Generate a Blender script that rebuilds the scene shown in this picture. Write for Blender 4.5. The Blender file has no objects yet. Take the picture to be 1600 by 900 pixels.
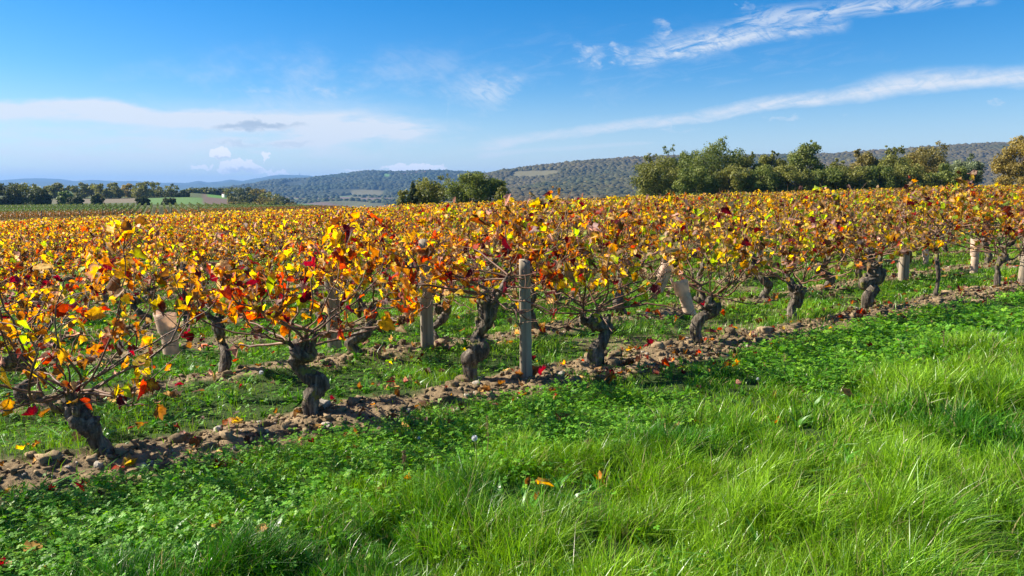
import bpy, math
import numpy as np
from mathutils import Vector
rng = np.random.default_rng(7)
S = bpy.context.scene
C = S.collection
rad = math.radians

# ------------------------------------------------------------------ camera
F = 1164.0; CX, CY, HY = 800, 450, 298; H = 1.6
PITCH = math.atan((CY-HY)/F)
cam = bpy.data.cameras.new('camera'); cam.lens = F/1600*36; cam.sensor_width = 36
cam.clip_start = 0.05; cam.clip_end = 60000
co = bpy.data.objects.new('camera', cam); C.objects.link(co)
co.location = (0, 0, H); co.rotation_euler = (rad(90)-PITCH, 0, 0)
S.camera = co
def duv(px, py):
    """photo pixel -> (x/y, z/y) slopes in world axes"""
    x = (px-CX)/F; z = -(py-CY)/F
    yy = math.cos(PITCH)+z*math.sin(PITCH); zz = -math.sin(PITCH)+z*math.cos(PITCH)
    return x/yy, zz/yy
def colx(px):                       # pixel column of the horizon -> x/y
    return duv(px, HY)[0]

# ------------------------------------------------------------------ sun + sky
SUN_AZ, SUN_EL = rad(-80), rad(36)  # azimuth measured from +Y towards +X
sd = Vector((math.sin(SUN_AZ)*math.cos(SUN_EL), math.cos(SUN_AZ)*math.cos(SUN_EL), math.sin(SUN_EL)))
sun = bpy.data.lights.new('sun', 'SUN'); sun.energy = 5.0; sun.angle = rad(0.5); sun.color = (1, .93, .82)
so = bpy.data.objects.new('sun', sun); C.objects.link(so); so.rotation_euler = sd.to_track_quat('Z', 'Y').to_euler()

class N:
    """small expression helper around Math nodes"""
    nt = None
    def __init__(s, v): s.v = v
    @staticmethod
    def op(o, *a, clamp=False):
        n = N.nt.nodes.new('ShaderNodeMath'); n.operation = o; n.use_clamp = clamp
        for i, x in enumerate(a):
            x = x.v if isinstance(x, N) else x
            if isinstance(x, (int, float)): n.inputs[i].default_value = float(x)
            else: N.nt.links.new(x, n.inputs[i])
        return N(n.outputs[0])
    def __add__(s, o): return N.op('ADD', s, o)
    __radd__ = __add__
    def __sub__(s, o): return N.op('SUBTRACT', s, o)
    def __rsub__(s, o): return N.op('SUBTRACT', o, s)
    def __mul__(s, o): return N.op('MULTIPLY', s, o)
    __rmul__ = __mul__
    def __truediv__(s, o): return N.op('DIVIDE', s, o)
    def max(s, o): return N.op('MAXIMUM', s, o)
    def min(s, o): return N.op('MINIMUM', s, o)
    def abs(s): return N.op('ABSOLUTE', s)
    def sat(s): return N.op('ADD', s, 0, clamp=True)
    def ss(s, a, b):
        n = N.nt.nodes.new('ShaderNodeMapRange'); n.interpolation_type = 'SMOOTHSTEP'
        N.nt.links.new(s.v, n.inputs[0]); n.inputs[1].default_value = a; n.inputs[2].default_value = b
        return N(n.outputs[0])
    def ss_dn(s, a, b): return 1-s.ss(a, b)
def noise(nt, vec, scale, detail=4, rough=.55, dist=0, dim='3D', out=0):
    n = nt.nodes.new('ShaderNodeTexNoise'); n.noise_dimensions = dim
    n.inputs['Scale'].default_value = scale; n.inputs['Detail'].default_value = detail
    n.inputs['Roughness'].default_value = rough; n.inputs['Distortion'].default_value = dist
    if vec is not None: nt.links.new(vec, n.inputs['Vector'])
    return n.outputs[out]

w = bpy.data.worlds.new('World'); S.world = w; w.use_nodes = True
nt = w.node_tree; N.nt = nt
bg = nt.nodes['Background']; BG = 0.065; EXPO = 1.08; bg.inputs[1].default_value = BG
sky = nt.nodes.new('ShaderNodeTexSky'); sky.sky_type = 'NISHITA'; sky.sun_disc = False
sky.sun_elevation = SUN_EL; sky.sun_rotation = SUN_AZ
sky.altitude = 300; sky.air_density = 1.0; sky.dust_density = .35; sky.ozone_density = 3.0
tc = nt.nodes.new('ShaderNodeTexCoord')
sp = nt.nodes.new('ShaderNodeSeparateXYZ'); nt.links.new(tc.outputs['Generated'], sp.inputs[0])
dx, dy, dz = (N(o) for o in sp.outputs)
inv = dy.max(.05)
U = dx/inv; V = dz/inv
def comb(a, b, c=0.0):
    n = nt.nodes.new('ShaderNodeCombineXYZ')
    for i, x in enumerate((a, b, c)):
        if isinstance(x, N): nt.links.new(x.v, n.inputs[i])
        else: n.inputs[i].default_value = x
    return n.outputs[0]
# fibres: clouds are drawn out along their own direction
def fib(ang, su, sv, scale, detail=6, rough=.6, off=0, dist=0.0):
    ca, sa = math.cos(ang), math.sin(ang)
    a = (U*ca+V*sa)*su; b = (V*ca-U*sa)*sv
    return N(noise(nt, comb(a+off, b), scale, detail, rough, dist, '2D'))
w1 = fib(.12, 1, 2.2, 9, 6, .62)
w2 = fib(.17, 1, 4.5, 16, 8, .7, 3.7, .5)
w4 = fib(-.5, 1, 3, 42, 6, .65, 5.1, .6)
w3 = fib(.0, 1, 6, 10, 5, .6, 9.1)
puff = fib(0, 1, 1.5, 60, 6, .6, 2.2)
def band(pts, amp=.012):
    """soft streak following a path of (px, py, half width up, half width down, strength)"""
    P = [duv(p[0], p[1]) for p in pts]
    us = [p[0] for p in P]
    x0, x1 = us[0], us[-1]
    def curve(vals):
        n = nt.nodes.new('ShaderNodeFloatCurve')
        t = (U-x0)/(x1-x0)
        nt.links.new(t.sat().v, n.inputs['Value'])
        c = n.mapping.curves[0]
        lo, hi = min(vals), max(vals)
        sp_ = (hi-lo) or 1
        for i, (uu, v) in enumerate(zip(us, vals)):
            q = ((uu-x0)/(x1-x0), (v-lo)/sp_)
            if i == 0: c.points[0].location = q
            elif i == len(us)-1: c.points[1].location = q
            else: c.points.new(*q)
        n.mapping.update()
        return N(n.outputs[0])*sp_+lo
    f = curve([p[1] for p in P]); wu = curve([p[2]/F for p in pts]); wd = curve([p[3]/F for p in pts]); st = curve([p[4] for p in pts])
    d = V-f+(w1-.5)*amp*2
    up = d.max(0)/wu; dn = (0-d).max(0)/wd
    m = (up+dn).ss_dn(0, 1)
    t = (U-x0)/(x1-x0)
    e = t.ss(-.02, .06)*t.ss_dn(.94, 1.02) if pts[-1][0] < 1600 else t.ss(-.02, .06)
    if pts[0][0] <= 0: e = t.ss_dn(.9, 1.02)
    return m*st*e
wu_ = N(noise(nt, comb(U+7.3, V*1.6), 26, 5, .6, 0, '2D')); wv_ = N(noise(nt, comb(U+1.9, V*1.6), 26, 5, .6, 0, '2D'))
Uc = U+(N(noise(nt, comb(U+7.3, V), 90, 4, .6, 0, '2D'))-.5)*.022; Vc = V+(N(noise(nt, comb(U+4.3, V), 90, 4, .6, 0, '2D'))-.5)*.016
Uw = U+(wu_-.5)*.055; Vw = V+(wv_-.5)*.03
def blob(px, py, rx, ry, s=1.0, ang=0.0, warp=1.0):
    u0, v0 = duv(px, py)
    a = ((Uw if warp == 1 else Uc)-u0)*(F/rx); b = ((Vw if warp == 1 else Vc)-v0)*(F/ry)
    if ang: a, b = a*math.cos(ang)+b*math.sin(ang), b*math.cos(ang)-a*math.sin(ang)
    return (a*a+b*b).ss_dn(0, 1)*s
fibre = w2.ss(.3, .62)
main = band([(735, 234, 22, 10, .6), (860, 214, 24, 15, .9), (1000, 196, 20, 13, .85), (1100, 182, 20, 13, .9), (1200, 164, 24, 14, .95), (1300, 154, 24, 17, .95), (1400, 138, 32, 20, 1), (1500, 128, 28, 20, 1), (1620, 120, 26, 24, 1)], .007)*(fibre*.45+.55)
main = main*(w4.ss(.2, .6)*.25+.75)
main2 = band([(740, 245, 12, 9, .4), (860, 235, 12, 9, .6), (1000, 224, 8, 7, .6), (1045, 222, 4, 3, .3)], .003)
up1 = band([(980, 104, 26, 18, .35), (1060, 80, 28, 20, .85), (1120, 66, 40, 18, .9), (1200, 52, 38, 20, .85), (1330, 36, 26, 16, .6)], .008)*w2.ss(.3, .6)*(w4.ss(.25, .65)*.6+.4)
up2 = band([(1140, 40, 26, 20, .5), (1220, 26, 30, 20, .8), (1320, 16, 20, 18, .8), (1440, 8, 14, 14, .7), (1560, 2, 8, 8, .4)], .008)*w2.ss(.32, .58)
wisps = (blob(910, 82, 34, 10, .9, -.35)+blob(932, 100, 14, 16, .6)+blob(968, 84, 20, 17, 1.1, -.3)+blob(1032, 46, 16, 20, .9, .9)+blob(1165, 14, 12, 14, .8)
         + blob(525, 142, 42, 10, .6, .12)+blob(392, 140, 40, 6, .4, .1)+blob(780, 140, 70, 26, .4, -.1))*w1.ss(.36, .62)*(w4.ss(.3, .65)*.8+.25)
small = (blob(1222, 184, 40, 5, .8)+blob(1325, 180, 16, 5, .5)+blob(1558, 161, 28, 7, .9, .1)+blob(1065, 203, 70, 5, .55)+blob(1150, 190, 30, 4, .3)+blob(1090, 75, 70, 24, .25, .3))*w2.ss(.25, .6)
left = band([(-60, 172, 22, 18, 1), (80, 172, 20, 20, 1), (180, 170, 20, 28, .95), (250, 182, 14, 22, .8), (360, 186, 22, 24, .65), (480, 194, 26, 24, .55), (600, 196, 22, 26, .6), (700, 196, 14, 16, .2)], .010)*(w3.ss(.25, .6)*.5+.5)
veil = band([(-60, 240, 80, 110, .75), (150, 232, 75, 110, .75), (350, 220, 80, 110, .7), (520, 215, 80, 100, .6), (700, 225, 60, 80, .4), (860, 240, 50, 60, .2)], .02)*(w3.ss(.2, .65)*.6+.4)
low = band([(380, 240, 20, 12, .3), (500, 215, 16, 18, .6), (620, 205, 14, 16, .6), (700, 203, 10, 10, .3)], .006)*w3.ss(.3, .6)
film = blob(560, 165, 520, 110, 1)*w1.ss(.35, .7)*(w4.ss(.2, .7)*.6+.4)+blob(1050, 110, 420, 90, .6)*w2.ss(.45, .75)*.6
cb = lambda x, y, a, b, k: blob(x, y, a, b, k, 0, 0)
cum = (cb(346, 239, 20, 11, 2.2)+cb(338, 243, 14, 8, 1.6)+cb(372, 259, 32, 12, 2.2)+cb(350, 265, 16, 8, 1.6)+cb(398, 264, 20, 8, 1.5)+cb(316, 262, 24, 6, 1.2)+cb(415, 244, 8, 9, 1.0)+cb(430, 270, 34, 6, 1.0)+cb(648, 262, 62, 8, 1.8)+cb(560, 268, 40, 4, .9)).ss(.25, .9)
grey = blob(400, 198, 78, 9, 1, -.05)+blob(455, 226, 40, 5, .35)+blob(380, 222, 50, 5, .35)
grey = (grey*w3.ss(.25, .6)).sat()
cl = ((main*1.15).max(main2).max(up1).max(up2)*.82+wisps*.75+small*.6+left*1.45+low*.7+veil*1.05+film*.30)
front = dy.ss(.02, .2)
anyw = N(noise(nt, tc.outputs['Generated'], 2.5, 6, .6)).ss(.55, .8)*dz.ss(.02, .2)*(1-front)*.5
cl = (cl*front+anyw).max(dz.ss_dn(-.02, .15)*.55).min(.92)
mixc = nt.nodes.new('ShaderNodeMix'); mixc.data_type = 'RGBA'
hs = nt.nodes.new('ShaderNodeHueSaturation'); hs.inputs['Saturation'].default_value = 1.55; hs.inputs['Value'].default_value = 1.0
nt.links.new(sky.outputs[0], hs.inputs['Color'])
tn = nt.nodes.new('ShaderNodeMix'); tn.data_type = 'RGBA'; tn.blend_type = 'MULTIPLY'; tn.inputs[0].default_value = 1; tn.inputs[7].default_value = (.92, 1.0, 1.10, 1)
nt.links.new(hs.outputs[0], tn.inputs[6]); nt.links.new(cl.v, mixc.inputs[0]); nt.links.new(tn.outputs[2], mixc.inputs[6])
mixc.inputs[7].default_value = tuple(c/BG/2**EXPO for c in (.88, .92, .97))+(1,)
mixg = nt.nodes.new('ShaderNodeMix'); mixg.data_type = 'RGBA'
nt.links.new((grey*front*.7).v, mixg.inputs[0]); nt.links.new(mixc.outputs[2], mixg.inputs[6])
mixg.inputs[7].default_value = tuple(c/BG/2**EXPO for c in (.36, .48, .62))+(1,)
mixk = nt.nodes.new('ShaderNodeMix'); mixk.data_type = 'RGBA'
nt.links.new((cum*front*.95).v, mixk.inputs[0]); nt.links.new(mixg.outputs[2], mixk.inputs[6])
base = (cb(378, 267, 38, 7, 1)+cb(350, 247, 20, 5, 1)).sat()*.55
cc1 = nt.nodes.new('ShaderNodeMix'); cc1.data_type = 'RGBA'; nt.links.new(base.v, cc1.inputs[0])
cc1.inputs[6].default_value = tuple(c/BG/2**EXPO for c in (1.15, 1.13, 1.12))+(1,); cc1.inputs[7].default_value = tuple(c/BG/2**EXPO for c in (.45, .56, .70))+(1,)
nt.links.new(cc1.outputs[2], mixk.inputs[7]); nt.links.new(mixk.outputs[2], bg.inputs[0])

S.view_settings.view_transform = 'Standard'; S.view_settings.look = 'None'; S.view_settings.gamma = 1
S.view_settings.exposure = EXPO; S.view_settings.use_curve_mapping = False
S.render.engine = 'CYCLES'
cy = S.cycles; cy.max_bounces = 7; cy.diffuse_bounces = 2; cy.transmission_bounces = 4; cy.transparent_max_bounces = 8; cy.volume_bounces = 0
cy.use_denoising = True; cy.denoiser = 'OPENIMAGEDENOISE'; cy.denoising_input_passes = 'RGB_ALBEDO_NORMAL'; cy.denoising_prefilter = 'ACCURATE'; cy.sample_clamp_indirect = 4; cy.use_adaptive_sampling = False

# ------------------------------------------------------------------ numpy noise
def _hash(ix, iy, seed):
    h = (ix.astype(np.int64)*374761393+iy.astype(np.int64)*668265263+seed*974634777) & 0x7fffffff
    h = ((h ^ (h >> 13))*1274126177) & 0x7fffffff
    return ((h ^ (h >> 16)) & 0xffff)/65535.0
def vnoise(x, y, seed=0):
    ix, iy = np.floor(x), np.floor(y); fx, fy = x-ix, y-iy
    fx = fx*fx*(3-2*fx); fy = fy*fy*(3-2*fy)
    a, b, c, d = _hash(ix, iy, seed), _hash(ix+1, iy, seed), _hash(ix, iy+1, seed), _hash(ix+1, iy+1, seed)
    return (a*(1-fx)+b*fx)*(1-fy)+(c*(1-fx)+d*fx)*fy
def fbm(x, y, oct=4, seed=0):
    x = np.asarray(x, float); y = np.asarray(y, float)
    v = 0; a = .5; t = 0
    for i in range(oct): v = v+a*vnoise(x*2**i, y*2**i, seed+i); t += a; a *= .5
    return v/t
def sstep(x, a, b):
    t = np.clip((x-a)/(b-a), 0, 1); return t*t*(3-2*t)

# ------------------------------------------------------------------ mesh helpers
def build(name, V_, tris=None, quads=None, mat=None, col=None, parent=None, smooth=False, kind=None):
    me = bpy.data.meshes.new(name)
    V_ = np.asarray(V_, np.float32)
    tris = np.zeros((0, 3), np.int32) if tris is None else np.asarray(tris, np.int32).reshape(-1, 3)
    quads = np.zeros((0, 4), np.int32) if quads is None else np.asarray(quads, np.int32).reshape(-1, 4)
    me.vertices.add(len(V_)); me.vertices.foreach_set('co', V_.ravel())
    nl = tris.size+quads.size; me.loops.add(nl)
    me.loops.foreach_set('vertex_index', np.concatenate([tris.ravel(), quads.ravel()]).astype(np.int32))
    me.polygons.add(len(tris)+len(quads))
    ls = np.concatenate([np.arange(len(tris))*3, tris.size+np.arange(len(quads))*4]).astype(np.int32)
    me.polygons.foreach_set('loop_start', ls)
    if smooth: me.polygons.foreach_set('use_smooth', np.ones(len(ls), bool))
    if col is not None:
        a = me.color_attributes.new('Col', 'FLOAT_COLOR', 'POINT')
        c4 = np.ones((len(V_), 4), np.float32); c4[:, :3] = np.asarray(col, np.float32); a.data.foreach_set('color', c4.ravel())
    me.update(calc_edges=True)
    if mat: me.materials.append(mat)
    o = bpy.data.objects.new(name, me); C.objects.link(o)
    if parent: o.parent = parent
    if kind: o['kind'] = kind
    return o
def tag(o, label=None, cat=None, group=None, kind=None):
    if label: o['label'] = label
    if cat: o['category'] = cat
    if group: o['group'] = group
    if kind: o['kind'] = kind
    return o
def empty(name, loc, rz=0, sc=1):
    o = bpy.data.objects.new(name, None); C.objects.link(o); o.location = loc; o.rotation_euler = (0, 0, rz); o.scale = (sc, sc, sc); o.empty_display_size = .2
    return o
class MB:
    def __init__(s): s.v = []; s.t = []; s.q = []; s.c = []; s.n = 0
    def add(s, v, t=None, q=None, c=None):
        v = np.asarray(v, float).reshape(-1, 3)
        if t is not None and len(t): s.t.append(np.asarray(t).reshape(-1, 3)+s.n)
        if q is not None and len(q): s.q.append(np.asarray(q).reshape(-1, 4)+s.n)
        s.v.append(v)
        if c is not None: s.c.append(np.broadcast_to(np.asarray(c, float), v.shape))
        s.n += len(v)
    def arrays(s):
        return (np.concatenate(s.v) if s.v else np.zeros((0, 3)), np.concatenate(s.t) if s.t else None, np.concatenate(s.q) if s.q else None, np.concatenate(s.c) if s.c else None)
    def build(s, name, mat, parent=None, smooth=False, kind=None):
        v, t, q, c = s.arrays(); return build(name, v, t, q, mat, c, parent, smooth, kind)
def frames(P):
    T = np.gradient(P, axis=0); T /= np.linalg.norm(T, axis=1)[:, None]+1e-9
    ref = np.array([0, 1., 0]) if abs(T[0, 1]) < .8 else np.array([1., 0, 0])
    A = np.cross(T, ref); A /= np.linalg.norm(A, axis=1)[:, None]+1e-9
    return T, A, np.cross(T, A)
def resample(P, n):
    P = np.asarray(P, float)
    t = np.linspace(0, len(P)-1, n); k = np.arange(len(P))
    # catmull-ish smoothing through cubic hermite
    i = np.clip(t.astype(int), 0, len(P)-2); f = (t-i)[:, None]
    p0 = P[np.maximum(i-1, 0)]; p1 = P[i]; p2 = P[i+1]; p3 = P[np.minimum(i+2, len(P)-1)]
    return .5*((2*p1)+(-p0+p2)*f+(2*p0-5*p1+4*p2-p3)*f*f+(-p0+3*p1-3*p2+p3)*f**3)
def tube(mb, P, R, sides=5, col=None, cap=True, bump=None):
    P = np.asarray(P, float); n = len(P); R = np.broadcast_to(np.asarray(R, float), (n,))
    T, A, B = frames(P)
    a = np.arange(sides)*2*math.pi/sides
    rr = R[:, None]*np.ones(sides)
    if bump is not None: rr = rr*bump
    v = P[:, None]+(A[:, None]*np.cos(a)[None, :, None]+B[:, None]*np.sin(a)[None, :, None])*rr[..., None]
    i = np.arange(n-1)[:, None]; j = np.arange(sides)[None]
    q = np.stack([i*sides+j, i*sides+(j+1) % sides, (i+1)*sides+(j+1) % sides, (i+1)*sides+j], -1).reshape(-1, 4)
    vv = v.reshape(-1, 3); t = None
    if cap:
        vv = np.vstack([vv, P[-1]+T[-1]*R[-1]*.5]); L = len(vv)-1; j = np.arange(sides)
        t = np.stack([(n-1)*sides+j, (n-1)*sides+(j+1) % sides, np.full(sides, L)], -1)
    mb.add(vv, t, q, None if col is None else col)
def box(mb, x0, x1, y0, y1, z0, z1, c=None):
    v = [(x, y, z) for z in (z0, z1) for x, y in ((x0, y0), (x1, y0), (x1, y1), (x0, y1))]
    mb.add(v, None, [(0, 3, 2, 1), (4, 5, 6, 7), (0, 1, 5, 4), (1, 2, 6, 5), (2, 3, 7, 6), (3, 0, 4, 7)], c)

# ------------------------------------------------------------------ materials
def mat_new(name):
    m = bpy.data.materials.new(name); m.use_nodes = True; m.node_tree.nodes.clear(); return m, m.node_tree
def add_moss(m, amount=.6):
    t = m.node_tree; b = [n for n in t.nodes if n.type == 'BSDF_PRINCIPLED'][0]; l = b.inputs['Base Color'].links[0].from_socket
    g = t.nodes.new('ShaderNodeNewGeometry'); q = noise(t, g.outputs['Position'], 9, 5)
    mr = t.nodes.new('ShaderNodeMapRange'); mr.interpolation_type = 'SMOOTHSTEP'; mr.inputs[1].default_value = amount; mr.inputs[2].default_value = amount+.08
    t.links.new(q, mr.inputs[0]); mx = t.nodes.new('ShaderNodeMix'); mx.data_type = 'RGBA'; mx.inputs[7].default_value = (.20, .19, .045, 1)
    t.links.new(mr.outputs[0], mx.inputs[0]); t.links.new(l, mx.inputs[6]); t.links.new(mx.outputs[2], b.inputs['Base Color'])
def leaf_mat(name, trans=.5, rough=.5, spec=.35, var=.25, nscale=40, tsat=1.25, tval=1.3, bump=0):
    m, t = mat_new(name); nd, L = t.nodes, t.links
    out = nd.new('ShaderNodeOutputMaterial'); at = nd.new('ShaderNodeVertexColor'); at.layer_name = 'Col'
    ge = nd.new('ShaderNodeNewGeometry')
    nz = noise(t, ge.outputs['Position'], nscale, 3)
    mr = nd.new('ShaderNodeMapRange'); mr.inputs[1].default_value = .3; mr.inputs[2].default_value = .7; mr.inputs[3].default_value = 1-var; mr.inputs[4].default_value = 1+var
    L.new(nz, mr.inputs[0])
    h = nd.new('ShaderNodeHueSaturation'); L.new(at.outputs[0], h.inputs['Color']); L.new(mr.outputs[0], h.inputs['Value'])
    b = nd.new('ShaderNodeBsdfPrincipled'); b.inputs['Roughness'].default_value = rough; b.inputs['Specular IOR Level'].default_value = spec
    L.new(h.outputs[0], b.inputs['Base Color'])
    h2 = nd.new('ShaderNodeHueSaturation'); h2.inputs['Saturation'].default_value = tsat; h2.inputs['Value'].default_value = tval
    L.new(h.outputs[0], h2.inputs['Color'])
    tr = nd.new('ShaderNodeBsdfTranslucent'); L.new(h2.outputs[0], tr.inputs[0])
    mx = nd.new('ShaderNodeMixShader'); mx.inputs[0].default_value = trans
    L.new(b.outputs[0], mx.inputs[1]); L.new(tr.outputs[0], mx.inputs[2]); L.new(mx.outputs[0], out.inputs[0])
    if bump:
        bp = nd.new('ShaderNodeBump'); bp.inputs['Strength'].default_value = bump; bp.inputs['Distance'].default_value = .004
        n2 = noise(t, ge.outputs['Position'], 130, 3); L.new(n2, bp.inputs['Height']); L.new(bp.outputs[0], b.inputs['Normal']); L.new(bp.outputs[0], tr.inputs['Normal'])
    return m
def ramp_mat(name, stops, scale, rough=.85, bump=.5, bdist=.01, detail=6, coord='Object', squash=(1, 1, 1), spec=.3, vcol=False, nscale2=None):
    m, t = mat_new(name); nd, L = t.nodes, t.links
    out = nd.new('ShaderNodeOutputMaterial'); b = nd.new('ShaderNodeBsdfPrincipled'); L.new(b.outputs[0], out.inputs[0])
    tcn = nd.new('ShaderNodeTexCoord'); mp = nd.new('ShaderNodeMapping'); mp.inputs['Scale'].default_value = squash
    if coord == 'World':
        g = nd.new('ShaderNodeNewGeometry'); L.new(g.outputs['Position'], mp.inputs[0])
    else: L.new(tcn.outputs[coord], mp.inputs[0])
    nz = noise(t, mp.outputs[0], scale, detail, .62)
    cr = nd.new('ShaderNodeValToRGB'); e = cr.color_ramp.elements
    e[0].position, e[0].color = stops[0][0], (*stops[0][1], 1); e[1].position, e[1].color = stops[-1][0], (*stops[-1][1], 1)
    for s_, c_ in stops[1:-1]: x = e.new(s_); x.color = (*c_, 1)
    L.new(nz, cr.inputs[0])
    col = cr.outputs[0]
    if vcol:
        at = nd.new('ShaderNodeVertexColor'); at.layer_name = 'Col'
        mm = nd.new('ShaderNodeMix'); mm.data_type = 'RGBA'; mm.blend_type = 'MULTIPLY'; mm.inputs[0].default_value = 1
        L.new(at.outputs[0], mm.inputs[6]); L.new(col, mm.inputs[7]); col = mm.outputs[2]
    L.new(col, b.inputs['Base Color']); b.inputs['Roughness'].default_value = rough; b.inputs['Specular IOR Level'].default_value = spec
    if bump:
        bp = nd.new('ShaderNodeBump'); bp.inputs['Strength'].default_value = bump; bp.inputs['Distance'].default_value = bdist
        nb = noise(t, mp.outputs[0], nscale2 or scale*2.5, 6, .65); L.new(nb, bp.inputs['Height']); L.new(bp.outputs[0], b.inputs['Normal'])
    return m
M_vleaf = leaf_mat('vine_leaf', .58, .5, .3, .45, 45, 1.28, 1.85, .6)
M_grass = leaf_mat('grass_blade', .27, .36, .42, .2, 3, 1.08, 1.5)
M_clover = leaf_mat('clover_leaf', .38, .5, .3, .25, 30, 1.1, 1.5)
M_tree = leaf_mat('tree_foliage', .36, .55, .3, .3, 1.2, 1.1, 1.2)
M_wood = leaf_mat('far_woods', .0, .8, .1, .3, .08)
M_bark = ramp_mat('vine_bark', [(.3, (.022, .017, .013)), (.46, (.09, .07, .05)), (.58, (.19, .155, .115)), (.72, (.36, .31, .24))], 34, .92, 1, .02, squash=(1, 1, .16), nscale2=40)
add_moss(M_bark, .57)
M_cane = ramp_mat('vine_cane', [(.3, (.07, .03, .018)), (.5, (.17, .085, .045)), (.72, (.36, .22, .12))], 5, .6, .2, .002, spec=.4)
M_tbark = ramp_mat('tree_bark', [(.3, (.05, .04, .03)), (.7, (.16, .13, .10))], 6, .9, .6, .03)
M_post = ramp_mat('weathered_post', [(.3, (.11, .085, .055)), (.48, (.29, .235, .165)), (.7, (.43, .36, .26))], 16, .9, .6, .006, squash=(1.6, 1.6, .08), nscale2=20)
M_guard = leaf_mat('cardboard_sleeve', .45, .8, .15, .3, 14, .9, 1.0)
M_ground = ramp_mat('soil_and_turf', [(.25, (.5, .5, .5)), (.5, (.95, .95, .95)), (.75, (1.35, 1.32, 1.25))], 7, .95, .8, .02, coord='World', vcol=True, spec=.15, nscale2=30)
M_clod = ramp_mat('dry_clods', [(.3, (.6, .6, .6)), (.7, (1.2, 1.2, 1.15))], 30, .95, .8, .006, coord='World', vcol=True, spec=.15)

# ------------------------------------------------------------------ terrain
RD = np.array([.836, .549]); RN = np.array([-.549, .836]); R0 = np.array([-2.65, 4.66]); SPC = 1.85
def s_of(x, y): return (x-R0[0])*RN[0]+(y-R0[1])*RN[1]
def a_of(x, y): return (x-R0[0])*RD[0]+(y-R0[1])*RD[1]
def plane(x, y): return .03*x-.012*y
UC = np.array([-400, 0, 150, 300, 375, 422, 480, 528, 578, 620, 669, 700, 760, 800, 900, 960, 1050, 1200, 1300, 1400, 1500, 1600, 2000.])
def row_(*a): return np.interp(UC, a[0::2], a[1::2])
TD = [170, 230, 350, 550, 1000, 1500, 1800, 2300, 3500, 4200, 9000, 11000, 26000]
FARR = [(-100, 285), (0, 283), (39, 280), (59, 279.5), (94, 281), (117, 284), (141, 281.5), (156, 282), (180, 284.5), (211, 284), (240, 287), (266, 285.5), (290, 286.5), (312, 282.5), (325, 285), (345, 283.5), (362, 280.5), (380, 283), (400, 279.5), (420, 277.5), (437, 276.5), (469, 275), (484, 275), (500, 278), (560, 284), (700, 290), (2000, 290)]
TY = [row_(-400, 340, 0, 334, 150, 332, 300, 330, 480, 328, 620, 326, 760, 323, 900, 320, 1050, 315, 1300, 308, 1600, 301, 2000, 296),
      row_(-400, 324, 0, 322, 150, 320, 300, 319, 375, 322, 480, 330, 620, 329, 760, 326, 900, 322, 1050, 318, 1300, 312, 1600, 306),
      row_(-400, 316, 0, 315, 150, 313, 300, 310, 375, 318, 480, 332, 620, 330, 760, 326, 900, 322, 1050, 319, 1300, 316, 1600, 312),
      row_(-400, 306, 0, 305, 150, 303, 300, 300, 350, 303, 422, 318, 480, 330, 620, 328, 760, 322, 900, 319, 1050, 317, 1600, 312),
      row_(-400, 306, 300, 306, 375, 314, 480, 324, 620, 324, 760, 318, 900, 314, 1050, 310, 1600, 306),
      row_(-400, 304, 300, 304, 375, 310, 480, 319, 620, 318, 700, 312, 760, 292, 900, 283, 1050, 272, 1300, 262, 1600, 250),
      row_(-400, 303, 300, 303, 480, 314, 620, 312, 700, 298, 740, 280, 760, 274, 800, 267, 900, 255.5, 960, 251, 1050, 247, 1200, 246, 1300, 244, 1400, 237, 1480, 231, 1600, 226, 2000, 226),
      row_(-400, 302, 300, 303, 480, 307, 620, 304, 700, 300, 760, 300, 2000, 290),
      row_(-400, 300, 300, 299, 375, 293, 422, 283.5, 480, 280.5, 528, 275, 559, 272, 578, 268.5, 600, 267.5, 620, 271, 669, 268.5, 700, 269, 760, 273, 800, 284, 2000, 290),
      row_(-400, 300, 300, 300, 480, 290, 620, 288, 2000, 295),
      None, row_(-400, 297, 2000, 297), row_(-400, 298.6, 2000, 298.6)]
UC2 = np.linspace(-400, 2000, 601)
TYF = []
for i, t_ in enumerate(TY):
    y_ = np.interp(UC2, [p[0] for p in FARR], [p[1] for p in FARR]) if t_ is None else np.interp(UC2, UC, t_)
    if i not in (10,):
        k_ = np.ones(7)/7; y_ = np.convolve(np.pad(y_, 3, 'edge'), k_, 'valid')
    TYF.append(y_)
TYF = np.array(TYF); TDa = np.array([110.]+TD)
def px_of(x, y): return CX+F*math.cos(PITCH)*(x/y)*(1+0*x)   # pixel column near the horizon line
K_ = (duv(800+100, HY)[0])/100
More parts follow.
